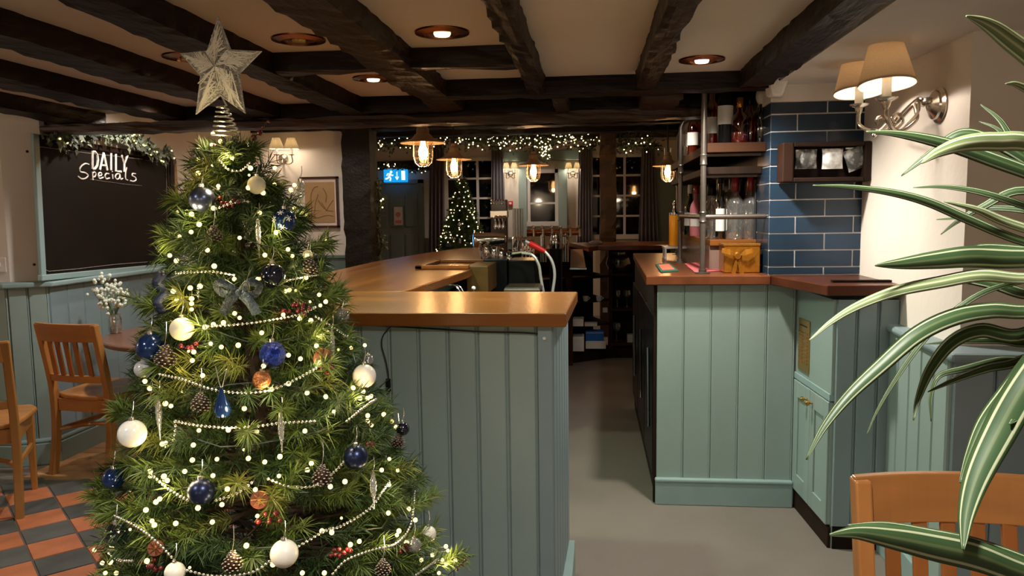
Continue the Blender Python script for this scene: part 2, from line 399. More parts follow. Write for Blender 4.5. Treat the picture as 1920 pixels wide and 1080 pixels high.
# checker of terracotta and slate tiles set at 45 degrees by the tree, boards beyond them
S = .198; e1 = Vector((.7071, .7071, 0)); e2 = Vector((.7071, -.7071, 0)); O = Vector((-2.325, 3.28, 0))
gb = MB().box((-4.0, 1.2, 0), (-1.42, 3.80, .002)).build('tile_bed', 'floor_grout', floor)
tm = {}
for k, m in ((0, 'tile_red'), (1, 'tile_grey')):
    h = S/2-.0025; tm[k] = MB().add([(-h,-h,0),(h,-h,0),(h,h,0),(-h,h,0),(-h+.003,-h+.003,.007),(h-.003,-h+.003,.007),(h-.003,h-.003,.007),(-h+.003,h-.003,.007)],
        [(4,5,6,7),(0,1,5,4),(1,2,6,5),(2,3,7,6),(3,0,4,7)]).mesh('tile', m)
for i in range(-14, 15):
    for j in range(-14, 15):
        p = O+e1*(i*S)+e2*(j*S)
        if -3.55 < p.x < -1.55 and 2.3 < p.y < 3.72:
            inst(tm[(i+j) % 2], 'tile', floor, (p.x, p.y, 0), (0, 0, PI/4+random.uniform(-.01, .01)))
pl = MB().box((0, 0, 0), (1.68, .105, .008)).mesh('plank', 'floor_wood')
for i in range(30): inst(pl, 'plank', floor, (-3.12, 3.82+i*.108, 0))

# ceiling over the near room, timber joists running away from the camera and trimmers across
ceil = struct(MB().box((-5, -3, CEIL), (2.6, 4.42, CEIL+.1)).build('ceiling', 'ceiling_cream'))
MB().box((-5, 4.42, 2.36), (2.6, 11, 2.46)).build('far_ceiling', 'ceiling_cream', ceil)
MB().box((-5, 4.40, CEIL), (2.6, 4.45, 2.40)).build('upstand', 'ceiling_cream', ceil)
MB().box((.84, 1.6, 1.995), (2.6, 3.74, CEIL)).build('soffit', 'cream', ceil)
BZ = 1.97
for x0, x1, y1 in ((-3.05, -2.88, 4.40), (-2.47, -2.29, 4.40), (-1.90, -1.73, 4.40), (-1.355, -1.215, 4.40), (-.835, -.670, 4.15), (-.285, -.205, 3.64), (.200, .292, 3.56), (.665, .800, 3.60)):
    timber('beam', (x0, -2.9, BZ), (x1, y1, CEIL+.01), 'beam', ceil, .006, .06)
timber('beam', (-1.24, 2.92, BZ+.005), (-.24, 3.02, CEIL+.01), 'beam_x', ceil, .006)
timber('beam', (-.75, 3.63, BZ), (.83, 3.78, CEIL+.01), 'beam_x', ceil, .006)
timber('beam', (-1.25, 4.06, BZ), (-.76, 4.16, CEIL+.01), 'beam_x', ceil, .006)
timber('beam', (-1.3, 4.24, 1.945), (1.0, 4.40, CEIL+.01), 'beam_x', ceil, .006)
timber('beam', (-4.6, 4.20, 1.915), (1.0, 4.36, 1.968), 'header_brown', ceil, .006)
timber('beam', (-2.35, 4.24, 1.965), (-1.3, 4.40, CEIL+.01), 'beam_x', ceil, .006)
timber('beam', (-4.6, 4.24, 1.965), (-2.92, 4.40, CEIL+.01), 'beam_x', ceil, .006)
timber('beam', (-.19, 3.80, 1.955), (-.11, 4.2, 2.03), 'header_brown', ceil, .006)
timber('beam', (.25, 3.80, 1.955), (.44, 4.2, 2.03), 'header_brown', ceil, .006)
timber('beam', (-4.6, 5.45, 2.20), (2.0, 5.62, 2.37), 'beam_x', ceil, .008)
timber('beam', (-3.2, 7.00, 2.20), (2.0, 7.20, 2.37), 'beam_x', ceil, .008)
timber('beam', (-3.2, 9.00, 2.27), (2.0, 9.20, 2.37), 'beam_x', ceil, .008)
timber('beam', (-3.2, 8.0, 2.235), (2.0, 8.2, 2.37), 'beam_x', ceil, .008)

# left side: angled pier, long wall with the blackboard, then the wall with the sconce
wl = struct(MB().prism([(-5, 4.09), (-3.33, 4.09), (-3.165, 4.20), (-3.165, 7.07), (-5, 7.07)], 0, 2.37).build('wall_left', 'cream'))
MB().prism([(-5, 4.03), (-3.30, 4.03), (-3.125, 4.125), (-3.125, 7.07), (-5, 7.07)], .0, 1.035).build('dado', 'blue_grey', wl)
boards(wl, (-4.2, 4.03), (-3.30, 4.03), .15, 1.035, .13, 'teal', (0, -1))
boards(wl, (-3.30, 4.03), (-3.125, 4.125), .15, 1.035, .1, 'teal', (.5, -1))
boards(wl, (-3.125, 4.13), (-3.125, 7.0), .15, 1.035, .15, 'blue_grey', (1, 0), th=.006, gap=.0025)
MB().prism([(-5, 3.98), (-3.29, 3.98), (-3.08, 4.10), (-3.08, 7.0), (-5, 7.0)], 1.035, 1.065).build('dado_rail', 'skirt_teal', wl, bevel=.008)
bl = struct(MB().prism([(-5, 3.985), (-3.29, 3.985), (-3.09, 4.095), (-3.09, 7.0), (-5, 7.0)], 0, .125).build('baseboard_left', 'skirt_teal', bevel=.004))
MB().prism([(-5, 3.995), (-3.29, 3.995), (-3.10, 4.10), (-3.10, 7.0), (-5, 7.0)], .125, .15).build('moulding', 'skirt_teal', bl, bevel=.01)
ws = struct(MB().box((-3.4, 7.05, 0), (-2.20, 7.2, 2.37)).build('wall_middle', 'cream'))
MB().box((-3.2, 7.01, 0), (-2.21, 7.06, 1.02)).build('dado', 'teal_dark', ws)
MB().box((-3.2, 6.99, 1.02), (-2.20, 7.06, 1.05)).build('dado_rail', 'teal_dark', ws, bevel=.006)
struct(timber('trim_1', (-2.27, 6.90, 0), (-2.0, 7.18, 2.37), 'post_black', None, .009, .07))
struct(timber('trim_2', (.10, 8.75, 0), (.285, 8.93, 2.37), 'header_brown', None, .012, .1))
b_ = MB().slab([(-2.20, 6.94, 2.16), (-2.5, 6.94, 2.26), (-2.20, 6.94, 2.26)], (0, .1, 0)); b_.build('brace', 'beam', ceil)

# far room
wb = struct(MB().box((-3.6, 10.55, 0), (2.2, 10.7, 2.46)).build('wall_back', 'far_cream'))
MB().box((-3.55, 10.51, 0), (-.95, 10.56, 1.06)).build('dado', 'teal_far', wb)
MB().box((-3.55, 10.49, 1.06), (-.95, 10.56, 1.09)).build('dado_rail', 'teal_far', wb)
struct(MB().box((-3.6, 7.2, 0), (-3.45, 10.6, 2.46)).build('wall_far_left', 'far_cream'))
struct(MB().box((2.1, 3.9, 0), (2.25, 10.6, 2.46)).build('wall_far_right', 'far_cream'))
# right side: tiled chimney breast, cream pier, right wall with dado
wt = struct(MB().box((.832, 3.72, 0), (2.2, 4.0, 2.05)).build('wall_tiled', 'grout'))
MB().box((.826, 3.712, 1.918), (2.2, 3.99, 2.04)).build('plaster', 'cream', wt)
H_ = .0785; tw = .262
for r in range(11):
    z0 = 1.118+.037+(r-1)*H_ if r else 1.118
    zh = H_ if r else .037
    if z0+zh > 1.925: zh = 1.918-z0
    if zh < .01: continue
    me = {}
    x = .829+(.12 if r % 2 else .253)-tw
    while x < 1.7:
        xa, xb = max(x, .829), min(x+tw, 1.7)
        if xb-xa > .02:
            MB().box((xa+.003, 3.7165, z0+.003), (xb-.003, 3.724, z0+zh-.003)).build('brick_tile', 'tile_blue', wt, bevel=.001)
        x += tw
    MB().box((.8285, 3.723+.003, z0+.003), (.834, 3.985, z0+zh-.003)).build('brick_tile', 'tile_blue', wt, bevel=.001)
wr = struct(MB().prism([(1.245, 3.75), (1.245, 2.72), (3, 2.72), (3, 3.75)], 0, 2.06).build('wall_right', 'cream'))
MB().prism([(1.215, 3.3), (1.19, 2.64), (3, 2.64), (3, 3.3)], 0, .925).build('dado', 'blue_grey', wr)
boards(wr, (1.215, 3.22), (1.19, 2.64), .12, .925, .115, 'teal', (-1, 0))
boards(wr, (1.19, 2.64), (2.4, 2.64), .12, .925, .13, 'blue_grey', (0, -1))
MB().prism([(1.195, 3.30), (1.150, 2.565), (3, 2.565), (3, 3.30)], .925, .955).build('dado_rail', 'blue_grey', wr, bevel=.012)
struct(MB().prism([(1.185, 3.3), (1.165, 2.61), (3, 2.61), (3, 3.3)], 0, .12).build('baseboard_right', 'skirt_teal', bevel=.004))
struct(MB().box((2.4, -3, 0), (2.5, 3.3, 2.06)).build('wall_side', 'cream'))
struct(MB().box((-5, -3.1, 0), (2.6, -3, 2.06)).build('wall_rear', 'cream'))
struct(MB().box((-5.1, -3, 0), (-5, 4.2, 2.06)).build('wall_far_side', 'cream'))

# far door with arched panels, exit sign, windows, curtains
YB = 10.5
dr = snode('door_1', (-2.65, YB, 0))
A = at(706, 345, y=YB); B = at(785, 345, y=YB); x0, x1, zt = A.x-.05, B.x, A.z
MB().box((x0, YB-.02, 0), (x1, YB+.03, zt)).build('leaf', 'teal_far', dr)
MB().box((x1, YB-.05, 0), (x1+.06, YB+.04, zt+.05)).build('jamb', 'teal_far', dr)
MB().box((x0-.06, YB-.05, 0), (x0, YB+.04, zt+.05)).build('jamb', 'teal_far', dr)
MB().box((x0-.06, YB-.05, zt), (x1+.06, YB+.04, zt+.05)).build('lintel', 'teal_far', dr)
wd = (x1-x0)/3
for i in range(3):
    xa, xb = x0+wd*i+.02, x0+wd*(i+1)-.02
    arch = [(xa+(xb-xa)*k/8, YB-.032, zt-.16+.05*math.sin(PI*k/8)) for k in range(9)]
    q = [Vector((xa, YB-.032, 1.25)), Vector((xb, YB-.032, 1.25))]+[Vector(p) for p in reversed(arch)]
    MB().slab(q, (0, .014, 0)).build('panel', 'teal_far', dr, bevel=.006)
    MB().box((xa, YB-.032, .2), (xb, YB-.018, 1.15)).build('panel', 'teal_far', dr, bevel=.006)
p = at(747, 405, y=YB-.04); nb = thing('door_notice', 'small framed pinkish notice fixed to the green far door', 'notice', (p.x, YB-.04, p.z))
MB().box((p.x-.075, YB-.045, p.z-.14), (p.x+.075, YB-.034, p.z+.14)).build('frame', 'teal_far', nb)
MB().box((p.x-.06, YB-.049, p.z-.125), (p.x+.06, YB-.044, p.z+.125)).build('sheet', 'mount', nb)
MB().lathe([(.0, 0), (.035, 0), (.035, .004), (.0, .004)], (p.x, YB-.049, p.z+.02), 14, (0, -1, 0)).build('emblem', 'pink_label', nb)
MB().box((p.x-.045, YB-.052, p.z-.10), (p.x+.045, YB-.048, p.z-.06)).build('emblem', 'pink_label', nb)
struct(timber('trim_3', (-3.4, 10.40, 2.03), (-2.2, 10.56, 2.15), 'beam_x', None, .006))
# exit sign
A = at(719, 318, y=10.35); B = at(763, 341, y=10.35); sx, sz = A.x, B.z; sw, sh = B.x-A.x, A.z-B.z
es = thing('exit_sign', 'lit blue fire exit sign with running figure, arrow and doorway above the far door', 'sign', (sx+sw/2, 10.35, sz))
MB().box((sx, 10.35, sz), (sx+sw, 10.42, sz+sh)).build('lightbox', 'exit_blue', es, bevel=.004)
MB().box((sx+.02, 10.36, sz+sh), (sx+sw-.02, 10.42, sz+sh+.02)).build('bracket', 'white', es)
def sg(u, v): return Vector((sx+u*sw, 10.346, sz+v*sh))
man = MB()
man.lathe([(0, 0), (.018, 0), (.018, .004), (0, .004)], sg(.33, .80), 12, (0, -1, 0))
for pts, r in (([(.30,.68),(.24,.42)], .017), ([(.24,.42),(.31,.30),(.27,.10)], .012), ([(.24,.42),(.17,.30),(.08,.26)], .012), ([(.30,.66),(.36,.52),(.42,.56)], .009), ([(.29,.66),(.18,.66),(.14,.50)], .009)):
    man.tube([sg(*p) for p in pts], r, 6)
man.build('running_figure', 'exit_white', es)
ar = MB().tube([sg(.58, .85), sg(.58, .25)], .007, 6); ar.tube([sg(.51, .42), sg(.58, .18), sg(.65, .42)], .007, 6); ar.build('arrow', 'exit_white', es)
MB().box(sg(.77, .15), sg(.93, .88)+Vector((0, .003, 0))).build('doorway', 'exit_white', es)
# green panelled recess at the far right
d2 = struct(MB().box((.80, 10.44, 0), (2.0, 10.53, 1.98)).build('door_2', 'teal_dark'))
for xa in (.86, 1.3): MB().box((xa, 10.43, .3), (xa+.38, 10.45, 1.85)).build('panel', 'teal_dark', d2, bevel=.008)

def window(name, px0, px1, pyt, pyb, vx, hy, fm='window_white', y=YB):
    A = at(px0, pyt, y=y); B = at(px1, pyb, y=y); n = snode(name, ((A.x+B.x)/2, y, B.z))
    MB().box((A.x, y+.015, B.z), (B.x, y+.03, A.z)).build('pane', 'pane_night', n)
    t = .022
    for a, b in (((A.x-.03, y-.02, B.z-.03), (A.x+t, y+.02, A.z+.03)), ((B.x-t, y-.02, B.z-.03), (B.x+.03, y+.02, A.z+.03)),
                 ((A.x-.03, y-.02, A.z-t), (B.x+.03, y+.02, A.z+.03)), ((A.x-.03, y-.05, B.z-.04), (B.x+.03, y+.02, B.z+t))):
        MB().box(a, b).build('frame', fm, n)
    for px in vx:
        x = at(px, (pyt+pyb)/2, y=y).x; MB().box((x-.016, y-.012, B.z), (x+.016, y+.016, A.z)).build('glazing_bar', fm, n)
    for py in hy:
        z = at((px0+px1)/2, py, y=y).z; MB().box((A.x, y-.010, z-.013), (B.x, y+.016, z+.013)).build('glazing_bar', fm, n)
    return n, A, B
window('window_1', 836, 930, 300, 450, (866, 896), (335, 372, 409))
window('window_2', 1108, 1210, 293, 442, (1139, 1171), (329, 367, 405))
# tall middle window between teal pilasters
n3, A3, B3 = window('window_3', 991, 1044, 322, 418, (), (381,), 'window_white')
for px0, px1 in ((972, 989), (1046, 1064)):
    a = at(px0, 303, y=YB-.03); b = at(px1, 445, y=YB-.03)
    MB().box((a.x, YB-.05, b.z), (b.x, YB+.03, a.z)).build('pilaster', 'teal', n3, bevel=.006)
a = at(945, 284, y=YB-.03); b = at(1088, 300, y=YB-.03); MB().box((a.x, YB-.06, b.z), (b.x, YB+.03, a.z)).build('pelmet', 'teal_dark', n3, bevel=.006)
a = at(980, 420, y=YB-.03); b = at(1056, 440, y=YB-.03); MB().box((a.x, YB-.03, b.z), (b.x, YB+.03, a.z)).build('apron', 'teal', n3, bevel=.006)

def curtain(label, top, bot, pyt, pyb, m, y=10.38, folds=5):
    (a0, a1), (b0, b1) = top, bot; A0, A1 = at(a0, pyt, y=y), at(a1, pyt, y=y); B0, B1 = at(b0, pyb, y=y), at(b1, pyb, y=y)
    ct = thing('curtain', label, 'curtain', ((B0.x+B1.x)/2, y, B0.z)); mb = MB(); n = 48; rows = 8; vs = []; fs = []
    for j in range(rows+1):
        t = j/rows
        for i in range(n+1):
            u = i/n; xl = A0.x*(1-t)+B0.x*t; xr = A1.x*(1-t)+B1.x*t; wv = .028*math.sin(u*folds*2*PI+.4*math.sin(t*3))*(.7+.3*t)
            vs.append((xl+(xr-xl)*u, y+wv, A0.z*(1-t)+B0.z*t))
    for j in range(rows):
        for i in range(n):
            k = j*(n+1)+i; fs.append((k, k+n+1, k+n+2, k+1))
    mb.add(vs, fs); o = mb.build('drape', m, ct, smooth=True); so = o.modifiers.new('thick', 'SOLIDIFY'); so.thickness = .006
    h = MB()
    for i in range(6):
        x = A0.x+(A1.x-A0.x)*(i+.5)/6; h.tube([(x, y, A0.z), (x, y, A0.z+.03)], .006, 6)
    h.tube([(A0.x-.05, y, A0.z+.03), (A1.x+.05, y, A0.z+.03)], .012, 8); h.build('rail', 'iron', ct)
curtain('plum grey floor-length curtain between the far door and the tree window', (806, 832), (804, 834), 262, 500, 'curtain_plum', folds=4)
curtain('grey curtain drawn beside the left far sconce, over the beer taps', (922, 944), (921, 948), 279, 460, 'curtain', folds=4)
curtain('grey curtain gathered just left of the brown timber post', (1086, 1110), (1083, 1112), 279, 462, 'curtain', folds=5)
curtain('grey curtain hanging right of the brown timber post by the green panel', (1204, 1228), (1198, 1236), 278, 454, 'curtain', folds=5)

# ================================================================== BAR COUNTERS
# L-shaped counter: short leg towards the camera, long leg running away on the left
fc = thing('bar_counter', 'sage green panelled bar counter behind the Christmas tree, body of the peninsula', 'bar counter', (-.6, 2.6, 0))
MB().prism([(-.125, 2.36), (-.098, 2.93), (-.80, 2.96), (-.76, 6.3), (-.95, 6.7), (-1.22, 6.5), (-1.36, 4.9), (-1.34, 3.2), (-1.02, 2.36)], 0, 1.078).build('carcass', 'teal', fc)
boards(fc, (-1.01, 2.36), (-.165, 2.36), 0.0, 1.078, .0955, 'teal', (0, -1), th=.009, gap=.003)
MB().box((-.165, 2.338, 0), (-.120, 2.365, 1.078)).build('corner_post', 'blue_grey', fc, bevel=.003)
boards(fc, (-.122, 2.345), (-.094, 2.93), 0.0, 1.078, .098, 'blue_grey', (1, 0), th=.006, gap=.003)
boards(fc, (-1.345, 3.2), (-1.365, 4.9), 0.0, 1.078, .1, 'teal', (-1, 0))
boards(fc, (-1.02, 2.36), (-1.34, 3.2), 0.0, 1.078, .1, 'teal', (-1, -.3))
MB().prism([(-.118, 2.36), (-.072, 2.37), (-.066, 2.935), (-.118, 2.935)], 0, .135).build('skirting', 'skirt_teal', fc, bevel=.006)
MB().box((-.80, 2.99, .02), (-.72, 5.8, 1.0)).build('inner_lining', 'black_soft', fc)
ft = thing('oak_worktop', 'polished oak worktop over the near peninsula, lamp glints on it', 'worktop', (-.5, 2.6, 1.078))
MB().prism([(-.075, 2.304), (-.052, 2.943), (-.746, 2.975), (-1.40, 3.02), (-1.08, 2.318)], 1.078, BAR).build('slab', 'top_oak', ft, bevel=.005)
MB().prism([(-.748, 2.979), (-.655, 4.07), (-.68, 4.9), (-.75, 5.6), (-.82, 6.2), (-.95, 6.85), (-1.14, 6.75), (-1.30, 5.944), (-1.41, 4.9), (-1.42, 3.93), (-1.402, 3.024)], 1.078, BAR-.001).build('slab', 'top_oak_y', ft, bevel=.005)
hf = thing('hatch_surround', 'raised oak lip framing a recess on the left bar top', 'bar fitting', (-.8, 4.3, BAR))
for a, b in (((-.97, 4.16, BAR+.001), (-.67, 4.21, BAR+.020)), ((-.97, 4.16, BAR+.001), (-.93, 4.75, BAR+.020)), ((-.97, 4.70, BAR+.001), (-.58, 4.75, BAR+.020))):
    MB().box(a, b).build('lip', 'top_oak_y', hf, bevel=.003)
MB().box((-.69, 4.215, .98), (-.57, 4.62, BAR+.012)).build('bracket', 'bracket_olive', hf, bevel=.004)

# right-hand counter
rc = thing('bar_counter', 'pale teal boarded counter front to the right of the passage floor', 'bar counter', (.55, 4.4, 0))
MB().box((.315, 3.70, 0), (.822, 5.60, 1.075)).build('carcass', 'black_soft', rc)
boards(rc, (.313, 3.70), (.955, 3.70), .13, 1.075, .125, 'teal', (0, -1), th=.006, gap=.002)
MB().box((.308, 3.672, 0), (.955, 3.70, .125)).build('skirting', 'skirt_teal', rc, bevel=.004)
MB().box((.306, 3.668, .112), (.955, 3.70, .132)).build('moulding', 'skirt_teal', rc, bevel=.007)
for i, (y0, y1) in enumerate(((3.76, 4.33), (4.36, 4.93), (4.96, 5.55))):
    d = MB().box((.298, y0, .12), (.318, y1, .92)).build('fridge_door', 'black', rc, bevel=.004)
    MB().tube([(.285, y0+.06, .35), (.280, y0+.06, .75)], .008, 8).build('handle', 'chrome', d)
MB().box((.300, 3.705, 0), (.322, 3.735, 1.075)).build('edge_strip', 'dark_wood', rc)
rt = thing('red_worktop', 'reddish wooden worktop under the bottles and steel pipes', 'worktop', (.55, 4.4, 1.075))
MB().prism([(.258, 3.655), (.830, 3.655), (.830, 5.63), (.305, 5.66)], 1.075, BAR).build('slab', 'top_red', rt, bevel=.005)

# angled cupboard with brass plaque
cu = thing('cupboard', 'teal corner cupboard with narrow doors under the tiled wall', 'cupboard', (1.08, 3.45, 0))
P0, P1 = Vector((.962, 3.70, 0)), Vector((.985, 3.235, 0))
MB().prism([(P0.x+.015, P0.y), (P1.x+.015, P1.y), (1.25, 3.235), (1.25, 3.71), (.98, 3.71)], 0, 1.055).build('carcass', 'teal', cu)
def cp(u, z, o=0.0):
    p = P0.lerp(P1, u); n = Vector((-(P1.y-P0.y), P1.x-P0.x, 0)).normalized()
    if n.x > 0: n = -n
    return Vector((p.x, p.y, z))+n*o
def cslab(name, u0, u1, z0, z1, o0, o1, m, parent, bevel=.002):
    q = [cp(u0, z0, o0), cp(u1, z0, o0), cp(u1, z1, o0), cp(u0, z1, o0)]
    return MB().slab(q, cp(0, 0, o1)-cp(0, 0, o0)).build(name, m, parent, bevel=bevel)
cslab('top_panel', 0, 1, .66, 1.055, -.016, 0, 'teal', cu)
cslab('rail', 0, 1, .63, .66, -.016, .006, 'skirt_teal', cu)
for u0, u1, ku in ((.01, .495, .43), (.505, .99, .58)):
    d = cslab('door', u0, u1, .10, .625, -.016, .0, 'teal', cu)
    for a, b, c_, e_ in ((u0, u0+.12, .10, .625), (u1-.12, u1, .10, .625), (u0+.12, u1-.12, .10, .18), (u0+.12, u1-.12, .55, .625)):
        cslab('stile', a, b, c_, e_, 0, .008, 'teal', d)
    k = cp(ku, .575, .008); nn = cp(0, 0, 1)-cp(0, 0, 0)
    MB().lathe([(.004, 0), (.005, .012), (.012, .018), (.013, .026), (.006, .032)], k, 14, nn).build('knob', 'brass', d, smooth=True)
cslab('plinth', 0, 1, 0, .09, -.016, -.002, 'dark_wood', cu)
boards(cu, (P1.x+.012, 3.235), (1.25, 3.235), .10, 1.055, .085, 'blue_grey', (0, -1), th=.010)
MB().box((P1.x+.02, 3.228, 0), (1.25, 3.24, .10)).build('plinth', 'dark_wood', cu)
pq = thing('plaque', 'engraved brass plaque with rows of lettering on the cupboard', 'plaque', cp(.30, .80, 0))
cslab('plate', .10, .42, .685, .925, .0015, .006, 'brass', pq)
for i in range(9):
    z = .725+i*.017
    for u0, u1 in ((.13, .24), (.265, .385)): cslab('engraved_line', u0, u1, z, z+.006, .0062, .008, 'gold', pq, 0)
cslab('engraved_line', .15, .36, .893, .898, .0062, .0075, 'iron', pq, 0)
ct_ = thing('dark_worktop', 'dark stained wooden counter over the teal corner cupboard', 'worktop', (1.05, 3.45, 1.057))
MB().prism([(.832, 3.655), (.945, 3.185), (1.24, 3.185), (1.24, 3.705), (.834, 3.705)], 1.075, 1.118).build('slab', 'top_dark', ct_, bevel=.004)
MB().box((1.0, 3.30, 1.119), (1.235, 3.33, 1.128)).build('tray_lip', 'dark_wood', ct_)

# far counter with open shelves below, facing the camera
fu = thing('back_shelf_unit', 'dark open shelving under the far counter at the end of the passage', 'shelf unit', (.15, 7.3, 0))
L0, L1, L2 = Vector((-.75, 6.75, 0)), Vector((.17, 7.46, 0)), Vector((.80, 7.52, 0))
Lm = Vector((-.205, 7.06, 0)); dep = Vector((-.15, .42, 0)); dep2 = Vector((0, .40, 0))
def fslab(name, a, b, z0, z1, d, m): return MB().slab([a+Vector((0,0,z0)), b+Vector((0,0,z0)), b+Vector((0,0,z1)), a+Vector((0,0,z1))], d).build(name, m, fu)
fslab('back', L0+dep, L1+dep, 0, 1.08, Vector((0, .02, 0)), 'black_soft'); fslab('back', L1+dep2, L2+dep2, 0, 1.08, Vector((0, .02, 0)), 'black_soft')
fslab('plinth', L0, L1, 0, .10, dep, 'dark_wood'); fslab('plinth', L1, L2, 0, .10, dep2, 'dark_wood')
for z in (.10, .33, .56, .79): fslab('shelf', L0, L1, z, z+.022, dep, 'dark_wood')
for z in (.12, .46, .80): fslab('shelf', L1, L2, z, z+.025, dep2, 'shelf_wood')
for p, d in ((Lm, dep), (L1, dep2)): fslab('upright', p, p+Vector((.035, .01, 0)), 0, 1.08, d, 'shelf_wood')
fk = thing('far_worktop', 'orange brown wooden worktop of the far counter below the timber post', 'worktop', (.3, 7.3, 1.08))
MB().prism([(-.02, 6.72), (.06, 6.95), (.90, 6.95), (.90, 7.95), (-.22, 7.75)], 1.078, BAR).build('slab', 'top_red', fk, bevel=.005)
fk2 = thing('far_worktop', 'short orange wooden counter end behind the metal jug', 'worktop', (-.3, 6.9, 1.08))
MB().prism([(-.62, 6.45), (-.20, 6.75), (-.20, 7.3), (-.62, 7.3)], 1.070, BAR-.008).build('slab', 'top_oak', fk2, bevel=.005)
flp = thing('bar_flap', 'greyish lifted board hanging between the two far worktops', 'bar flap', (-.1, 6.85, .92))
MB().slab([(-.185, 6.86, .93), (-.045, 6.80, .93), (-.075, 6.95, 1.09), (-.185, 6.99, 1.09)], (0, .02, -.005)).build('board', 'copper_shade', flp)
MB().box((-.19, 6.84, .915), (-.04, 6.87, .93)).build('edge', 'chrome', flp)

# things on the far shelves
def at_shelf(px, py, z): return at(px, py, z=z)
def boxy(name, label, cat, px0, px1, py0, py1, y, m, group=None, dep_=.2, lid=None):
    a = at(px0, py1, y=y); b = at(px1, py0, y=y); t = thing(name, label, cat, ((a.x+b.x)/2, y, a.z), group)
    MB().box((a.x, y, a.z), (b.x, y+dep_, b.z)).build('body', m, t, bevel=.004)
    MB().box((a.x+.004, y-.003, a.z+(b.z-a.z)*.82), (b.x-.004, y+.002, a.z+(b.z-a.z)*.86)).build('flap_edge', lid or m, t); return t
boxy('paper_stack', 'stack of white paper on the lowest dark shelf at the left', 'paper', 1074, 1095, 632, 659, 7.14, 'paper', dep_=.2)
boxy('tissue_box', 'low white carton on the lowest shelf beneath the blue box', 'box', 1098, 1136, 640, 654, 7.28, 'paper', dep_=.14)
boxy('blue_box', 'bright blue carton on top of the low white carton', 'box', 1098, 1132, 621, 641, 7.30, 'blue_box', lid='paper', dep_=.12)
boxy('napkin_pack', 'white pack of napkins on the second dark shelf, left', 'box', 1074, 1094, 599, 612, 7.12, 'paper')
boxy('leaflet_pile', 'loose pile of white leaflets on the second dark shelf', 'paper', 1096, 1120, 606, 612, 7.25, 'paper', dep_=.1)
boxy('till_roll', 'small white tag on the upper dark shelf near the upright', 'tag', 1130, 1139, 577, 586, 7.40, 'paper', dep_=.02)
boxy('white_tub', 'white tub on the bottom shelf at the right', 'tub', 1176, 1192, 628, 647, 7.52, 'cup_white', dep_=.1)
gjar = at(1160, 526, y=7.62); gj = thing('glass_jar', 'round clear glass jar of amber sweets on the upper right shelf', 'jar', (gjar.x, 7.62, .826))
MB().lathe([(.05, .0), (.10, .03), (.125, .09), (.11, .15), (.07, .18), (.07, .20)], (gjar.x, 7.62, .826), 20).build('body', 'glass_clear', gj, smooth=True)
MB().ball((gjar.x+.02, 7.62, .826+.055), .05, 12, 8).build('sweets', 'liquid_amber', gj, smooth=True)
def wine_glass(label, x, y, z, s=1.0, group=None, upside=False):
    pr = [(.034, 0), (.034, .003), (.006, .008), (.004, .07), (.012, .078), (.034, .10), (.040, .13), (.034, .165), (.032, .165), (.037, .13), (.030, .10), (.004, .08)]
    if upside: pr = [(r, .168-h) for r, h in pr]
    t = thing('wine_glass', label, 'glass', (x, y, z), group)
    MB().lathe([(r*s, h*s) for r, h in pr], (x, y, z), 16, cap=False).build('bowl', 'glass_clear', t, smooth=True); return t
for i, px in enumerate((1157, 1175)):
    q = at(px, 590, y=7.62); wine_glass(('clear stemmed glass on the middle right shelf, beside the upright', 'clear stemmed glass on the middle right shelf, away from the upright')[i], q.x, 7.60, .486, 1.0)
q = at(1156, 640, y=7.6); wine_glass('single goblet on the bottom right shelf beside the white tub', q.x, 7.60, .146, 1.1)
for px, py, l in ((1098, 562, 'small white cup on the third dark shelf'), (1123, 556, 'small white jug on the third dark shelf next to a cup')):
    q = at(px, py, y=7.25); t = thing('cup', l, 'cup', (q.x, 7.25, .583)); MB().lathe([(.018, 0), (.024, .01), (.028, .05), (.025, .05), (.02, .008)], (q.x, 7.25, .583), 14).build('body', 'cup_white', t, smooth=True)
    MB().tube([(q.x+.026, 7.25, .625), (q.x+.042, 7.25, .615), (q.x+.026, 7.25, .598)], .004, 6).build('handle', 'cup_white', t)

# ================================================================== BEER TAPS AND BAR KIT
def pxx(px, py, y): return at(px, py, y=y)
YA = 4.95
bf = thing('beer_font', 'chrome bar font with a glowing round blue badge at its left end', 'beer tap', (-.72, YA, BAR))
a = pxx(889, 450, YA); b = pxx(955, 448, YA)
MB().lathe([(.048, 0), (.052, .012), (.046, .03), (.044, .12), (.034, .20), (.02, .21)], a, 20, (b-a)).build('barrel', 'chrome', bf, smooth=True)
MB().lathe([(.001, -.004), (.040, -.003), (.047, .006)], a, 20, (b-a)).build('badge', 'blue_lens', bf, smooth=True)
p = pxx(930, 462, YA); MB().lathe([(.05, 0), (.045, .01), (.028, .02), (.026, p.z-BAR)], (p.x, YA, BAR), 18).build('column', 'chrome', bf, smooth=True)
for px in (904, 917):
    q = pxx(px, 462, YA); MB().tube(spl([q+Vector((0, -.03, .02)), q+Vector((0, -.08, .0)), q+Vector((.01, -.09, -.06)), q+Vector((.02, -.09, -.09))], 5), [.012]*15+[.014], 8).build('spout', 'chrome', bf, smooth=True)
bb = thing('tap_bank', 'bank of four chrome swan-neck taps on a black box', 'beer tap', (-.5, 4.6, .9))
a = pxx(906, 486, 4.6); b = pxx(1003, 545, 4.6)
MB().box((a.x, 4.6, .62), (pxx(950, 486, 4.6).x, 4.95, a.z)).build('housing', 'black', bb, bevel=.006)
MB().box((pxx(952, 486, 4.6).x, 4.62, .62), (b.x, 4.95, a.z-.01)).build('housing', 'black', bb, bevel=.006)
hb = pxx(950, 478, 4.7); he = pxx(1000, 470, 4.7)
MB().tube([hb, he], .016, 10).build('manifold', 'nickel', bb, smooth=True)
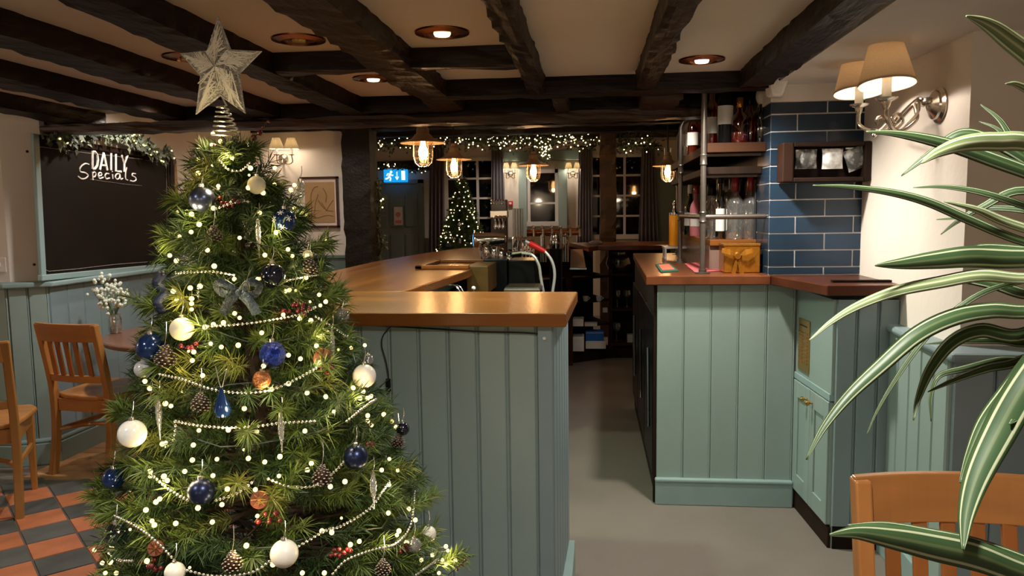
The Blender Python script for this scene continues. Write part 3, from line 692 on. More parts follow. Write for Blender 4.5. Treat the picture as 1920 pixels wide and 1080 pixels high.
for i, px in enumerate((976, 983, 990, 997)):
    t0 = pxx(px, 450, 4.68); MB().tube(spl([t0+Vector((-.05, .05, -.09)), t0+Vector((-.035, .03, -.01)), t0, t0+Vector((.012, -.01, -.02)), t0+Vector((.012, -.01, -.105))], 6), .007, 8).build('tap', 'chrome', bb, smooth=True)
for i, (px, py) in enumerate(((912, 470), (926, 474), (940, 478), (955, 484))):
    q = pxx(px, py, 4.66); MB().lathe([(.012, -.03), (.016, 0), (.010, .02), (.018, .035), (.0, .045)], q, 12).build('valve', 'chrome', bb, smooth=True)
dt = thing('drip_tray', 'slotted steel drip tray under the swan-neck taps', 'tray', (-.42, 4.35, .93))
q0, q1 = pxx(948, 535, 4.35), pxx(1014, 524, 4.35)
zt_ = q0.z
MB().box((q0.x, 4.25, zt_-.03), (q1.x, 4.55, zt_-.012)).build('tray', 'pipe', dt, bevel=.004)
for i in range(7): MB().box((q0.x+.005, 4.26+i*.04, zt_-.012), (q1.x-.005, 4.282+i*.04, zt_-.004)).build('bar', 'nickel', dt)
for i, (l, pts, red) in enumerate((('pale spray hose with red grip looping beside the taps', [(985, 452), (1004, 462), (1022, 472), (1035, 490), (1040, 515), (1036, 548)], True), ('slim pale hose hanging from the taps without a grip', [(978, 474), (998, 478), (1010, 496), (1014, 520), (1019, 548)], False))):
    P = [pxx(x, y, 4.5) for x, y in pts]; hs = thing('spray_hose', l, 'hose', P[-1])
    MB().tube(spl(P, 6), .0085, 8).build('hose', 'hose', hs, smooth=True)
    if red: MB().tube([P[0]+(P[1]-P[0])*.4, P[1], P[2]], [.017, .017, .013], 10).build('grip', 'red_rubber', hs, smooth=True)
q = pxx(868, 540, 3.6); gt = thing('glass_washer_hose', 'thin coiled metal hose in the bar well by the oak edge', 'hose', q)
MB().tube(spl([pxx(840, 535, 3.5), pxx(853, 536, 3.5), pxx(862, 547, 3.5), pxx(866, 556, 3.5)], 6), .004, 6).build('hose', 'chrome', gt)
MB().tube(spl([pxx(845, 534, 3.55), pxx(860, 536, 3.55), pxx(868, 547, 3.55), pxx(872, 556, 3.55)], 6), .004, 6).build('hose', 'chrome', gt)
q = pxx(888, 540, 3.7); bt = thing('bottle_stopper', 'small white knob standing in the bar well', 'stopper', q); MB().ball(q, .010, 12, 8).build('knob', 'lens_white', bt, smooth=True); MB().lathe([(.006, -.10), (.006, 0)], q, 8).build('stem', 'chrome', bt)
ww = thing('well_shelf', 'dark back of the bar well below the left bar top', 'shelf', (-.6, 4.4, 0))
MB().box((-.72, 4.62, 0), (-.32, 5.0, .62)).build('cabinet', 'black_soft', ww); MB().box((-.70, 4.56, .60), (-.34, 4.62, .63)).build('rail', 'pipe', ww)

# dark tap tower with rows of studs, glass tower and far T-bar of taps
YC = 5.6
tt = thing('tap_tower', 'tall dark tap tower with two rows of shiny studs and a silver band', 'beer tap', (-.8, YC, BAR))
a = pxx(921, 446, YC); b = pxx(950, 372, YC); zz = lambda py: pxx(935, py, YC).z
MB().box((a.x, YC, BAR), (b.x, YC+.08, zz(374))).build('body', 'frame_red', tt, bevel=.006)
MB().box((a.x-.004, YC-.008, zz(408)), (b.x+.004, YC+.085, zz(395))).build('band', 'nickel', tt, bevel=.003)
st = MB()
for py in (376, 382):
    for px in (922, 927, 932, 937, 942, 947): st.ball(pxx(px, py, YC-.006), .008, 8, 6)
st.build('stud', 'chrome', tt, smooth=True)['kind'] = 'stuff'
for k in range(3):
    q = pxx(930+k*7, 430, YC-.05); MB().lathe([(.012, 0), (.016, .02), (.008, .05), (.02, .08), (.012, .10)], q, 12).build('handle', 'chrome', tt, smooth=True)
gtw = thing('glass_tower', 'clear glass tap tower between the dark tower and the copper taps', 'beer tap', (-.7, 5.9, BAR))
for k, px in enumerate((964, 969, 974, 979)):
    q0, q1 = pxx(px, 446, 5.9), pxx(px, 391, 5.9); MB().lathe([(.011, 0), (.011, q1.z-q0.z)], q0, 10).build('tube', 'glass_clear', gtw, smooth=True)
q0 = pxx(971, 447, 5.9); MB().lathe([(.05, -.1), (.05, 0), (.035, .015)], q0, 14).build('base', 'chrome', gtw, smooth=True)
YT = 6.3
tb = thing('copper_tap_bar', 'long copper T-bar with a row of chrome taps behind the jug', 'beer tap', (-.4, YT, BAR))
a, b = pxx(988, 437, YT), pxx(1090, 434, YT)
MB().tube([a, b], .030, 14).build('bar', 'copper', tb, smooth=True)
for px in (1018, 1060): q = pxx(px, 437, YT); MB().lathe([(.028, BAR-q.z-.1), (.028, 0)], q, 12).build('column', 'chrome', tb, smooth=True)
for k in range(6):
    q = pxx(1000+k*17, 432, YT-.03); MB().lathe([(.012, 0), (.019, .012), (.012, .028), (.014, .05), (.0, .056)], q, 12, (0, -.8, .6)).build('tap', 'chrome', tb, smooth=True)
    MB().tube([q, q+Vector((.01, -.06, .01)), q+Vector((.012, -.075, -.05))], .009, 8).build('spout', 'chrome', tb, smooth=True)
q = pxx(1042, 466, 5.9); jg = thing('metal_jug', 'polished steel jug with a loop handle below the copper taps', 'jug', q)
MB().lathe([(.045, 0), (.052, .02), (.05, .07), (.04, .10), (.044, .115), (.040, .115), (.036, .10)], q, 18).build('body', 'chrome', jg, smooth=True)
MB().tube(spl([q+Vector((.046, 0, .10)), q+Vector((.085, 0, .09)), q+Vector((.085, 0, .04)), q+Vector((.05, 0, .025))], 5), .006, 8).build('handle', 'chrome', jg, smooth=True)
MB().lathe([(.05, -.35), (.05, 0)], q-Vector((0, 0, .002)), 14).build('stand', 'black', jg)
q = pxx(1117, 455, 7.2); cl = thing('till_cover', 'small grey hump, folded cloth on the far worktop', 'cloth', (q.x, 7.2, BAR))
MB().ball((q.x, 7.2, BAR+.012), .05, 14, 8, (1.3, 1, .6)).build('fold', 'curtain', cl, smooth=True)
# ================================================================== BACK BAR: PIPES, SHELVES, BOTTLES
def pipe(mb, pts, r=.0135): mb.tube(pts, r, 12)
ps = thing('pipe_shelving', 'shelving frame of dark steel gas pipes on the red worktop', 'shelf frame', (.53, 4.2, BAR))
u1, u2 = at(1317, 513, z=BAR), at(1275, 492, z=BAR)
u3 = Vector((.60, 5.45, BAR))
m_ = MB(); pipe(m_, [u1, Vector((u1.x, u1.y, 1.99))]); m_.build('upright', 'pipe', ps, smooth=True)
zc = pxx(1275, 226, u2.y).z
m_ = MB(); pipe(m_, [u2, Vector((u2.x, u2.y, zc-.04)), Vector((u2.x+.012, u2.y, zc-.012)), Vector((u2.x+.04, u2.y, zc)), Vector((.80, u2.y, zc))], .0125); m_.build('upright', 'pipe', ps, smooth=True)
zc3 = pxx(1257, 248, u3.y).z
m_ = MB(); pipe(m_, [u3, Vector((u3.x, u3.y, zc3-.03)), Vector((u3.x+.01, u3.y, zc3-.008)), Vector((u3.x+.04, u3.y, zc3)), Vector((.80, u3.y, zc3))], .0125); m_.build('upright', 'pipe', ps, smooth=True)
for p in (u1, u2, u3): MB().lathe([(.036, 0), (.036, .005), (.018, .008), (.018, .020), (.0135, .022)], p, 18).build('flange', 'pipe', ps, smooth=True)
zh = pxx(1320, 407, u1.y).z
m_ = MB(); pipe(m_, [Vector((u1.x, u1.y, zh)), Vector((.828, u1.y, zh))], .0125); m_.build('rail', 'pipe', ps, smooth=True)
m_ = MB(); pipe(m_, [Vector((u1.x, u1.y, zh)), Vector((u2.x, u2.y, zh)), Vector((u3.x, u3.y, zh))], .0115); m_.build('rail', 'pipe', ps, smooth=True)
for p in (u1, u2):
    for z in (zh, 1.665): MB().lathe([(.0165, -.026), (.0185, -.022), (.016, -.018), (.016, .018), (.0185, .022), (.0165, .026)], (p.x, p.y, z), 16).build('tee', 'pipe', ps, smooth=True)
ZS = 1.70
def shelf(label, a, b, m='shelf_wood'):
    t = thing('bottle_shelf', label, 'shelf', ((a[0]+b[0])/2, (a[1]+b[1])/2, a[2])); MB().box(a, b).build('board', m, t, bevel=.003)
    n = 2
    for y in (a[1]+.12, b[1]-.12): MB().box((a[0]+.02, y-.012, a[2]-.012), (b[0], y+.012, a[2])).build('batten', 'pipe', t)
    return t
shelf('thick upper shelf of the back bar, holding the dark wine bottle', (.555, 3.80, ZS), (.829, 5.50, ZS+.045))
shelf('lower thinner shelf board with glasses hanging beneath', (.56, 3.88, 1.60), (.829, 5.50, 1.635), 'dark_wood')
stp = thing('bottle_step', 'wooden step with a pinkish front that the spirit bottles stand on', 'shelf', (.70, 4.5, BAR))
ZP = 1.275
MB().box((.60, 3.98, ZP-.03), (.829, 5.5, ZP)).build('board', 'top_oak', stp, bevel=.003)
MB().box((.60, 4.0, BAR+.001), (.829, 5.5, ZP-.03)).build('riser', 'riser_pink', stp)
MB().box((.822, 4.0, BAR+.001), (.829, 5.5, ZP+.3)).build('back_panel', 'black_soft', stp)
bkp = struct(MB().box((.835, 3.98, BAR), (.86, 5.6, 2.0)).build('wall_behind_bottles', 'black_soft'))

PROF = {
 'round': [(.034, 0), (.037, .006), (.037, .165), (.030, .195), (.014, .225), (.013, .285), (.015, .287), (.015, .298)],
 'square': [(.040, 0), (.043, .006), (.043, .155), (.036, .185), (.018, .21), (.014, .275), (.016, .278), (.016, .29)],
 'wine': [(.035, 0), (.038, .006), (.038, .19), (.030, .225), (.015, .25), (.014, .315), (.016, .317), (.016, .325)],
 'slim': [(.020, 0), (.022, .006), (.022, .18), (.018, .21), (.011, .23), (.010, .30), (.012, .302), (.012, .315)],
 'squat': [(.048, 0), (.052, .01), (.052, .10), (.044, .14), (.018, .17), (.015, .22), (.018, .222), (.018, .235)],
}
def bottle(label, x, y, z, kind, glass, cap, lab=None, fill=None, s=1.0, cat='bottle', lz=(.06, .14), ch=.030):
    t = thing('bottle', label, cat, (x, y, z), 'spirit bottles on the back bar'); pr = [(r*s, h*s) for r, h in PROF[kind]]
    MB().lathe(pr[:-2], (x, y, z), 18, cap=True).build('body', glass, t, smooth=True)
    h = pr[-2][1]; MB().lathe([(pr[-2][0], h-ch*s), (pr[-2][0]*1.10, h-(ch-.004)*s), (pr[-2][0]*1.06, h+.02*s), (pr[-2][0]*.9, h+.024*s)], (x, y, z), 14).build('cap', cap, t, smooth=True)
    if fill: MB().lathe([(pr[1][0]*.92, .006), (pr[1][0]*.92, pr[2][1]*fill)], (x, y, z), 16).build('liquid', 'liquid_amber' if glass == 'glass_amber' else 'black', t, smooth=True)
    if lab:
        r = pr[1][0]+.0012; vs = []; fs = []
        for k in range(9):
            an = PI+PI*.1+PI*.8*k/8
            for zz_ in lz: vs.append((x+r*math.cos(an), y+r*math.sin(an), z+zz_*s))
        for k in range(8): fs.append((2*k, 2*k+2, 2*k+3, 2*k+1))
        MB().add(vs, fs).build('label', lab, t, smooth=True)
    return t
def bot_px(label, px, y, z, *a, **k): q = at(px, 400, y=y); bottle(label, q.x, y, z, *a, **k)
bot_px('clear bottle with a red cap behind the pipe rail, left of its twin', 1378, 4.06, ZP, 'square', 'glass_clear', 'cap_red', None, s=1.08, ch=.055)
bot_px('clear bottle with a red cap nearest the blue tiles, dark liquid', 1407, 4.06, ZP, 'square', 'glass_clear', 'cap_red', None, .5, s=1.08, ch=.055)
bot_px('slim bottle with a pale label and dark neck between clear bottles', 1350, 4.09, ZP, 'slim', 'glass_dark', 'black', 'label_white', s=1.05, lz=(.04, .15))
bot_px('clear round bottle with black stopper right of the front pipe', 1334, 4.20, ZP, 'squat', 'glass_clear', 'black', None, s=1.18)
bot_px('dark bottle standing behind the red-capped pair', 1392, 4.28, ZP, 'wine', 'glass_dark', 'black', None, .6)
bot_px('green gin bottle with a white cap left of the front pipe', 1294, 4.78, ZP, 'round', 'glass_green', 'label_white', 'label_white', s=.98)
bot_px('pink and white bottle just left of the front pipe', 1305, 4.62, ZP, 'round', 'pink_label', 'cap_red', 'label_white', s=.95)
# upper shelf
ZU = ZS+.046
bot_px('black wine bottle with square white label on the upper shelf', 1357, 3.92, ZU, 'wine', 'black', 'black', 'label_white', s=1.0, lz=(.095, .185))
bot_px('brown bottle behind the front pipe on the upper shelf', 1333, 4.00, ZU, 'round', 'glass_amber', 'black', 'label_white', .8)
bot_px('dark red bottle in the upper shelf corner by the tiles', 1402, 3.98, ZU, 'squat', 'glass_amber', 'black', None, .7)
bot_px('amber decanter bottle at the middle of the upper shelf', 1384, 3.90, ZU, 'squat', 'glass_amber', 'gold', None, .6, s=.9)
bot_px('small dark bottle at the tile end of the upper shelf', 1424, 3.90, ZU, 'round', 'glass_dark', 'black', None, .6, s=.8)
for px, y, k, g, c_, l, f in ((1287, 4.72, 'round', 'glass_clear', 'cap_red', 'label_white', None), (1293, 4.90, 'wine', 'label_white', 'label_white', None, None), (1298, 4.62, 'round', 'glass_amber', 'label_white', 'label_white', .9), (1304, 4.80, 'wine', 'glass_clear', 'label_white', 'label_white', None), (1310, 4.68, 'round', 'liquid_amber', 'cap_red', 'label_white', None)):
    nm = {1287: 'clear bottle with red cap nearest the second pipe, upper shelf', 1293: 'milk white bottle second from the second pipe, upper shelf', 1298: 'amber bottle with white cap in the lit upper row', 1304: 'tall clear bottle with white label in the lit upper row', 1310: 'orange red bottle beside the front pipe, lit upper row'}[px]
    bot_px(nm, px, y, ZU, k, g, c_, l, f, s=.92)
# glasses hanging under the lower shelf
for k, px in enumerate((1345, 1356, 1368, 1380, 1392, 1404, 1416, 1427)):
    q = at(px, 345, y=4.42+.06*(k % 2)); wine_glass('clear stemmed glass hanging upside down under the lower back-bar shelf', q.x, q.y, 1.45, .9, 'glasses hanging under the shelf', True)
q = at(1264, 460, y=5.0); oj = thing('juice_bottle', 'tall orange juice bottle with a silver pourer beside the pipes', 'bottle', (q.x, 5.0, BAR+.08))
q1 = at(1264, 403, y=5.0); MB().lathe([(.030, 0), (.034, .006), (.034, q1.z-BAR-.08), (.030, q1.z-BAR-.07)], (q.x, 5.0, BAR+.08), 18).build('body', 'orange_juice', oj, smooth=True)
MB().lathe([(.036, 0), (.036, .015), (.014, .022), (.010, .05), (.012, .07), (.004, .09)], (q.x, 5.0, q1.z), 16).build('pourer', 'chrome', oj, smooth=True)
ob = thing('acrylic_stand', 'clear plastic stand under the orange juice bottle', 'stand', (q.x, 5.0, BAR))
MB().box((q.x-.07, 4.92, BAR+.066), (q.x+.09, 5.08, BAR+.078)).build('top', 'frosted', ob, bevel=.002)
for dx in (-.065, .075): MB().box((q.x+dx, 4.92, BAR+.001), (q.x+dx+.01, 5.08, BAR+.066)).build('side', 'frosted', ob)
a, b = at(1357, 513, y=3.80), at(1426, 458, y=3.80)
gb_ = thing('gift_box', 'shiny gold gift box with a bow at the end of the red worktop', 'gift box', ((a.x+b.x)/2, 3.85, BAR))
MB().box((a.x, 3.80, BAR+.001), (b.x, 3.95, b.z)).build('box', 'gold', gb_, bevel=.004)
MB().box((a.x-.002, 3.797, b.z-.010), (b.x+.002, 3.953, b.z+.004)).build('lid', 'gold', gb_, bevel=.003)
qc = at(1383, 480, y=3.79)
MB().lathe([(.018, 0), (.020, .006), (.014, .012)], qc, 16, (0, -1, 0)).build('rosette', 'gold', gb_, smooth=True)
for dx, dz in ((-.075, .040), (.065, .036)):
    MB().add([qc, qc+Vector((dx*.5, -.02, dz*.9)), qc+Vector((dx, -.012, dz*1.0)), qc+Vector((dx*1.05, -.012, dz*.45)), qc+Vector((dx*.5, -.022, dz*.15))], [(0, 1, 2, 3, 4)]).build('loop', 'gold', gb_).modifiers.new('t', 'SOLIDIFY').thickness = .004
for dx in (-.02, .02): MB().slab([qc+Vector((-.006, -.004, 0)), qc+Vector((.006, -.004, 0)), qc+Vector((dx+.012, -.004, -.085)), qc+Vector((dx-.010, -.004, -.085))], (0, .003, 0)).build('ribbon', 'gold', gb_)
def flat(name, label, cat, pxs, m, z=BAR+.0015, h=.006, inner=None):
    P = [at(x, y, z=z) for x, y in pxs]; c = sum(P, Vector())/4; t = thing(name, label, cat, c)
    MB().slab(P, (0, 0, h)).build('mat', m, t)
    if inner: MB().slab([c+(p-c)*.72+Vector((0, 0, h)) for p in P], (0, 0, .001)).build('print', inner, t)
flat('bar_mat', 'small green bar mat with coral print on the red worktop', 'bar mat', ((1229, 497), (1256, 495), (1272, 509), (1239, 511)), 'green_mat', inner='coral')
flat('bar_towel', 'pink bar towel lying between the two steel pipes', 'towel', ((1283, 495), (1318, 492), (1350, 508), (1303, 512)), 'pink_towel', h=.004)
# wooden rack with three printed packets on the tiles
a, b = at(1466, 268, y=3.62), at(1608, 340, y=3.62)
rk = thing('wall_rack', 'dark wooden rack fixed to the blue tiles, holding three packets', 'rack', ((a.x+b.x)/2, 3.66, b.z)); xr = 1.243
MB().box((a.x, 3.60, b.z), (a.x+.05, 3.708, a.z)).build('side', 'rack_wood', rk, bevel=.006)
MB().box((xr-.03, 3.60, b.z), (xr, 3.708, a.z)).build('side', 'dark_wood', rk, bevel=.006)
MB().box((a.x+.05, 3.60, b.z), (xr-.03, 3.708, b.z+.02)).build('shelf', 'dark_wood', rk, bevel=.004)
MB().box((a.x+.05, 3.695, b.z+.02), (xr-.03, 3.708, a.z)).build('back', 'dark_wood', rk)
MB().box((a.x+.05, 3.60, a.z-.02), (xr-.03, 3.708, a.z)).build('top', 'dark_wood', rk, bevel=.004)
for i, (px0, px1, py0, py1, tl, l) in enumerate(((1491, 1533, 280, 317, .0, 'crinkled silver packet at the left of the dark rack'), (1541, 1582, 278, 317, .0, 'crinkled silver packet in the middle of the dark rack'), (1584, 1628, 276, 318, .35, 'tilted silver packet at the right of the dark rack'))):
    A_, B_ = at(px0, py1, y=3.63), at(px1, py0, y=3.63); c = (A_+B_)/2; t = thing('snack_packet', l, 'packet', (c.x, 3.63, A_.z)); hw, hh = (B_.x-A_.x)/2, (B_.z-A_.z)/2
    vs = []; fs = []; n = 6; ca, sa = math.cos(tl), math.sin(tl)
    for sgn in (-1, 1):
        for j in range(n+1):
            for k in range(n+1):
                u, v = k/n*2-1, j/n*2-1; blg = .018*(1-u*u)*(1-v*v)+.004*random.random()*(abs(u) < .9)
                x_, z_ = u*hw*(1-.06*(1-v*v)), v*hh; vs.append((c.x+x_*ca-z_*sa, 3.635+sgn*blg, c.z+x_*sa+z_*ca))
    for s_ in (0, 1):
        for j in range(n):
            for k in range(n):
                o_ = s_*(n+1)**2+j*(n+1)+k; f_ = (o_, o_+1, o_+n+2, o_+n+1); fs.append(f_ if s_ == 0 else tuple(reversed(f_)))
    MB().add(vs, fs).build('pouch', 'packet', t, smooth=True)
    MB().box((c.x-hw*.95, 3.633, c.z+hh*.86), (c.x+hw*.95, 3.637, c.z+hh)).build('seal', 'packet', t)
# alarm sensors at the top of the tiles
q = at(1461, 158, y=3.60); sn = thing('alarm_sensor', 'white wall alarm sensor above the corner of the blue tiles', 'sensor', q)
MB().add([q+Vector(v) for v in ((-.052,.09,.045),(.052,.09,.045),(.05,.0,.04),(-.05,.0,.04),(-.04,.09,-.045),(.04,.09,-.045),(.022,.02,-.05),(-.022,.02,-.05))], [(0,3,2,1),(4,5,6,7),(3,7,6,2),(0,4,7,3),(1,2,6,5),(0,1,5,4)]).build('housing', 'white', sn, bevel=.012)
MB().lathe([(.004, 0), (.004, .004)], q+Vector((0, -.002, .02)), 8, (0, -1, 0)).build('led', 'iron', sn)
q = at(1428, 180, y=3.9); sn2 = thing('alarm_sensor', 'yellowed sensor tucked behind the tile corner over the bottles', 'sensor', q); MB().ball(q, .035, 14, 10, (.8, .8, 1.25)).build('housing', 'offwhite', sn2, smooth=True)
MB().box(q+Vector((-.02, 0, .03)), q+Vector((.02, .02, .07))).build('bracket', 'offwhite', sn2)
# red fire call point in the far room
q = at(957, 381, y=10.5); cpnt = thing('fire_call_point', 'small red fire call point on the white far wall', 'call point', (q.x, 10.53, q.z)); MB().box(q+Vector((-.03, 0, -.03)), q+Vector((.03, .05, .03))).build('box', 'red', cpnt, bevel=.004); MB().box(q+Vector((-.016, -.003, -.014)), q+Vector((.016, .001, .014))).build('pane', 'white', cpnt)

# ================================================================== LAMPS
def downlight(label, px, py, on, m='lamp_disc'):
    q = at(px, py, z=CEIL-.004); t = thing('ceiling_light', label, 'ceiling light', (q.x, q.y, CEIL))
    c = (q.x, q.y, CEIL)
    MB().lathe([(.060, -.004), (.062, -.012), (.094, -.006), (.096, -.001), (.096, 0)], c, 32, cap=False).build('copper_ring', 'copper', t, smooth=True)
    MB().lathe([(.0, -.004), (.061, -.005), (.061, -.003), (.0, -.002)], c, 24).build('reflector', 'copper', t)
    MB().lathe([(.0, -.016), (.026, -.014), (.030, -.006), (.0, -.005)], c, 20).build('lamp', m if on else 'brass', t, smooth=True)
downlight('lit copper-rimmed ceiling light above the near bar peninsula', 829, 62, True)
downlight('lit copper-rimmed ceiling light behind the long joist, farther back over the bar', 700, 148, True)
downlight('unlit copper-rimmed ceiling light beside the silver star', 560, 75, False)
downlight('lit copper-rimmed ceiling light over the right counter', 1316, 113, True, 'lamp_disc_warm')
downlight('unlit copper ceiling light half hidden behind the silver star', 352, 108, False)

def pendant(label, px, py, y, w_px, top):
    q = at(px, py, y=y); s = w_px*y/F/.346; t = thing('pendant_lamp', label, 'pendant lamp', (q.x, y, q.z))
    c = q; k = lambda pr: [(r*s, h*s) for r, h in pr]
    MB().lathe(k([(.173, -.002), (.172, .003), (.11, .022), (.080, .036), (.062, .060), (.050, .070), (.048, .066), (.058, .056), (.076, .031), (.108, .017), (.170, -.003)]), c, 36, cap=False).build('shade', 'copper_shade', t, smooth=True)
    MB().lathe(k([(.050, .066), (.046, .11), (.030, .125), (.028, .15), (.0, .155)]), c, 20).build('cap', 'copper_shade', t, smooth=True)
    for dx in (-.033, .033): MB().tube([c+Vector((dx*s, 0, .12*s)), c+Vector((dx*s, 0, .20*s))], .008*s, 8).build('lug', 'nickel', t)
    MB().tube([c+Vector((0, 0, .15*s)), (c.x, y, top)], .007, 8).build('stem', 'iron', t)
    MB().lathe(k([(.070, .03), (.072, -.10), (.062, -.145), (.035, -.168), (.0, -.172)]), c, 24, cap=False).build('glass', 'lamp_glass', t, smooth=True)
    cg = MB()
    for j in range(10):
        a = 2*PI*j/10; pts = [c+Vector((r*s*math.cos(a), r*s*math.sin(a), h*s)) for r, h in ((.076, .02), (.077, -.10), (.066, -.150), (.037, -.176), (.004, -.180))]; cg.tube(pts, .0022*s, 5)
    for h, r in ((-.01, .077), (-.06, .0775), (-.11, .0765), (-.155, .062)):
        cg.tube([c+Vector((r*s*math.cos(2*PI*j/20), r*s*math.sin(2*PI*j/20), h*s)) for j in range(20)], .0022*s, 5, close=True)
    cg.build('cage', 'nickel', t)
    MB().lathe(k([(.016, .02), (.020, -.01), (.036, -.06), (.034, -.095), (.018, -.12), (.0, -.125)]), c, 16).build('bulb', 'filament', t, smooth=True)
    point(c+Vector((0, 0, -.145*s)), 7, AMBER, .03)
pendant('caged pendant lamp nearest the camera, left above the bar', 793, 268, 5.8, 86, 2.36)
pendant('caged pendant lamp second in line, in front of the far tree', 851, 299, 6.9, 67, 2.36)
pendant('caged pendant lamp hanging in front of the middle window', 1000, 310, 8.3, 58, 2.36)
pendant('caged pendant lamp behind the steel pipe uprights', 1252, 311, 7.6, 56, 2.36)

def shade(mb_parent, c, r0, r1, h, m, bulb):
    MB().lathe([(r1, 0), (r0, h), (r0-.002, h), (r1-.002, 0)], c, 28, cap=False).build('shade', m, mb_parent, smooth=True)
def sconce_simple(label, shades, base, y, r, h, yw, pw=2.2):
    b = at(*base, y=yw-.02); t = thing('wall_sconce', label, 'wall lamp', (b.x, yw, b.z))
    MB().lathe([(.05*r/.07, 0), (.045*r/.07, .012), (.02, .02)], (b.x, yw, b.z), 18, (0, -1, 0)).build('backplate', 'nickel', t, smooth=True)
    for px, py in shades:
        c = at(px, py, y=y); c2 = Vector((c.x, y, c.z-h/2))
        shade(t, c2, r*.5, r, h, 'shade_cream', None)
        MB().lathe([(.012, -.05), (.012, .03)], c2, 10).build('candle', 'white', t)
        MB().lathe([(.004, -.062), (.026, -.056), (.028, -.05), (.004, -.048)], c2, 14).build('drip_pan', 'nickel', t, smooth=True)
        MB().tube(spl([c2+Vector((0, 0, -.06)), c2+Vector((0, .01, -.12)), Vector((b.x*.6+c2.x*.4, yw-.05, b.z-.05)), Vector((b.x, yw-.015, b.z))], 5), .006, 7).build('arm', 'nickel', t, smooth=True)
        MB().ball(c2+Vector((0, 0, .045)), .018, 10, 8, (1, 1, 1.3)).build('bulb', 'sconce_bulb', t, smooth=True)
        point(c2+Vector((0, 0, .0)), pw, WARM, .02)
sconce_simple('two-shade wall sconce above the framed sketch on the cream wall', ((518, 269), (546, 269)), (530, 298), 6.90, .070, .10, 7.05, 3.0)
sconce_simple('far wall sconce left of the middle window', ((949, 311), (964, 311)), (957, 326), 10.40, .055, .085, 10.55, 2.6)
sconce_simple('far wall sconce right of the middle window', ((1066, 311), (1082, 311)), (1074, 326), 10.40, .055, .085, 10.55, 2.6)

# large two-arm sconce on the right pier
XW = 1.245
bq = at(1752, 197, x=XW-.02); WS = thing('wall_sconce', 'two-arm brushed metal sconce with beige shades on the right pier', 'wall lamp', (XW, bq.y, bq.z))
bc = Vector((XW, bq.y, bq.z))
MB().lathe([(.062, 0), (.064, .008), (.052, .016), (.050, .024), (.030, .036), (.012, .046), (.0, .048)], bc, 28, (-1, 0, 0)).build('backplate', 'nickel', WS, smooth=True)
MB().lathe([(.0, -.010), (.022, -.006), (.026, .0), (.022, .012), (.0, .018)], bc+Vector((-.045, 0, .012)), 16).build('boss', 'nickel', WS, smooth=True)
TILT = (0, .15, 1)
for px, py, xx in ((1664, 124, 1.035), (1612, 143, 1.06)):
    c = at(px, py, x=xx); top = c.z; h = .150; c2 = Vector((xx, c.y, c.z-h/2+.01))
    MB().lathe([(.095, 0), (.056, h), (.054, h), (.093, 0)], c2, 40, axis=TILT, cap=False).build('shade', 'shade_beige', WS, smooth=True)
    MB().lathe([(.0945, -.001), (.0965, .002), (.0945, .008)], c2, 40, axis=TILT, cap=False).build('trim', 'shade_beige', WS, smooth=True)
    MB().lathe([(.016, -.045), (.016, .045)], c2, 16).build('candle', 'offwhite', WS, smooth=True)
    MB().lathe([(.010, -.060), (.034, -.050), (.038, -.044), (.012, -.046)], c2, 24).build('drip_pan', 'nickel', WS, smooth=True)
    MB().lathe([(.016, 0), (.014, -.015), (.008, -.03)], c2+Vector((0, 0, -.055)), 14).build('socket', 'nickel', WS, smooth=True)
    e = Vector((XW-.055, bc.y, bc.z)); a0 = c2+Vector((0, 0, -.08)); md = a0.lerp(e, .45)
    MB().tube(spl([a0, a0+Vector((.010, 0, -.05)), md+Vector((-.01, 0, -.085)), md+Vector((.045, 0, -.045)), e+Vector((-.03, 0, .005)), e], 8), .0075, 10).build('arm', 'nickel', WS, smooth=True)
    MB().tube(spl([md+Vector((-.03, 0, -.085)), md+Vector((.0, 0, -.05)), md+Vector((-.015, 0, -.025)), md+Vector((-.035, 0, -.035)), md+Vector((-.030, 0, -.055))], 7), .006, 8).build('scroll', 'nickel', WS, smooth=True)
    MB().tube(spl([md+Vector((.0, 0, -.08)), md+Vector((.05, 0, -.02)), e+Vector((-.02, 0, .025)), e], 7), .0055, 8).build('scroll', 'nickel', WS, smooth=True)
    MB().ball(c2+Vector((0, 0, .066)), .022, 14, 10, (1, 1, 1.3)).build('bulb', 'sconce_bulb', WS, smooth=True)
    point(c2+Vector((0, 0, .04)), 15.0, (1, .88, .74), .022)
m_ = at(1640, 247, x=1.06); MB().lathe([(.0, -.022), (.010, -.014), (.006, 0), (.016, .008), (.0, .012)], m_, 14).build('finial', 'nickel', WS, smooth=True)

# ================================================================== BLACKBOARD WALL
XB = -3.13
bbd = thing('blackboard', 'large blackboard in a teal frame with chalk lettering on the left wall', 'blackboard', (XB, 4.75, 1.08))
def B(px, py, o=0.0): return at(px, py, x=XB+o)
q = [B(66, 262), B(316, 302), B(319, 494), B(80, 517)]
MB().slab(q, (-.02, 0, 0)).build('slate', 'board', bbd)
def strip(name, a, b, c, d, dx, m): return MB().slab([B(*a), B(*b), B(*c), B(*d)], (dx, 0, 0)).build(name, m, bbd, bevel=.004)
strip('frame', (56, 250), (67, 252), (81, 518), (72, 520), .022, 'skirt_teal'); strip('frame', (316, 298), (321, 299), (323, 496), (318, 496), .015, 'dark_wood')
strip('frame', (56, 250), (318, 294), (318, 303), (57, 263), .015, 'dark_wood'); strip('sill', (70, 516), (322, 493), (322, 502), (70, 527), .03, 'skirt_teal')
def chalk(strokes, wd, name, m='chalk'):
    mb = MB()
    for s_ in strokes:
        P = [B(cx/3, 200+cyy/3, .0015) for cx, cyy in s_]; mb.tube(P, wd if not hasattr(wd, '__len__') else wd[0], 6)
    o = mb.build(name, m, bbd); return o
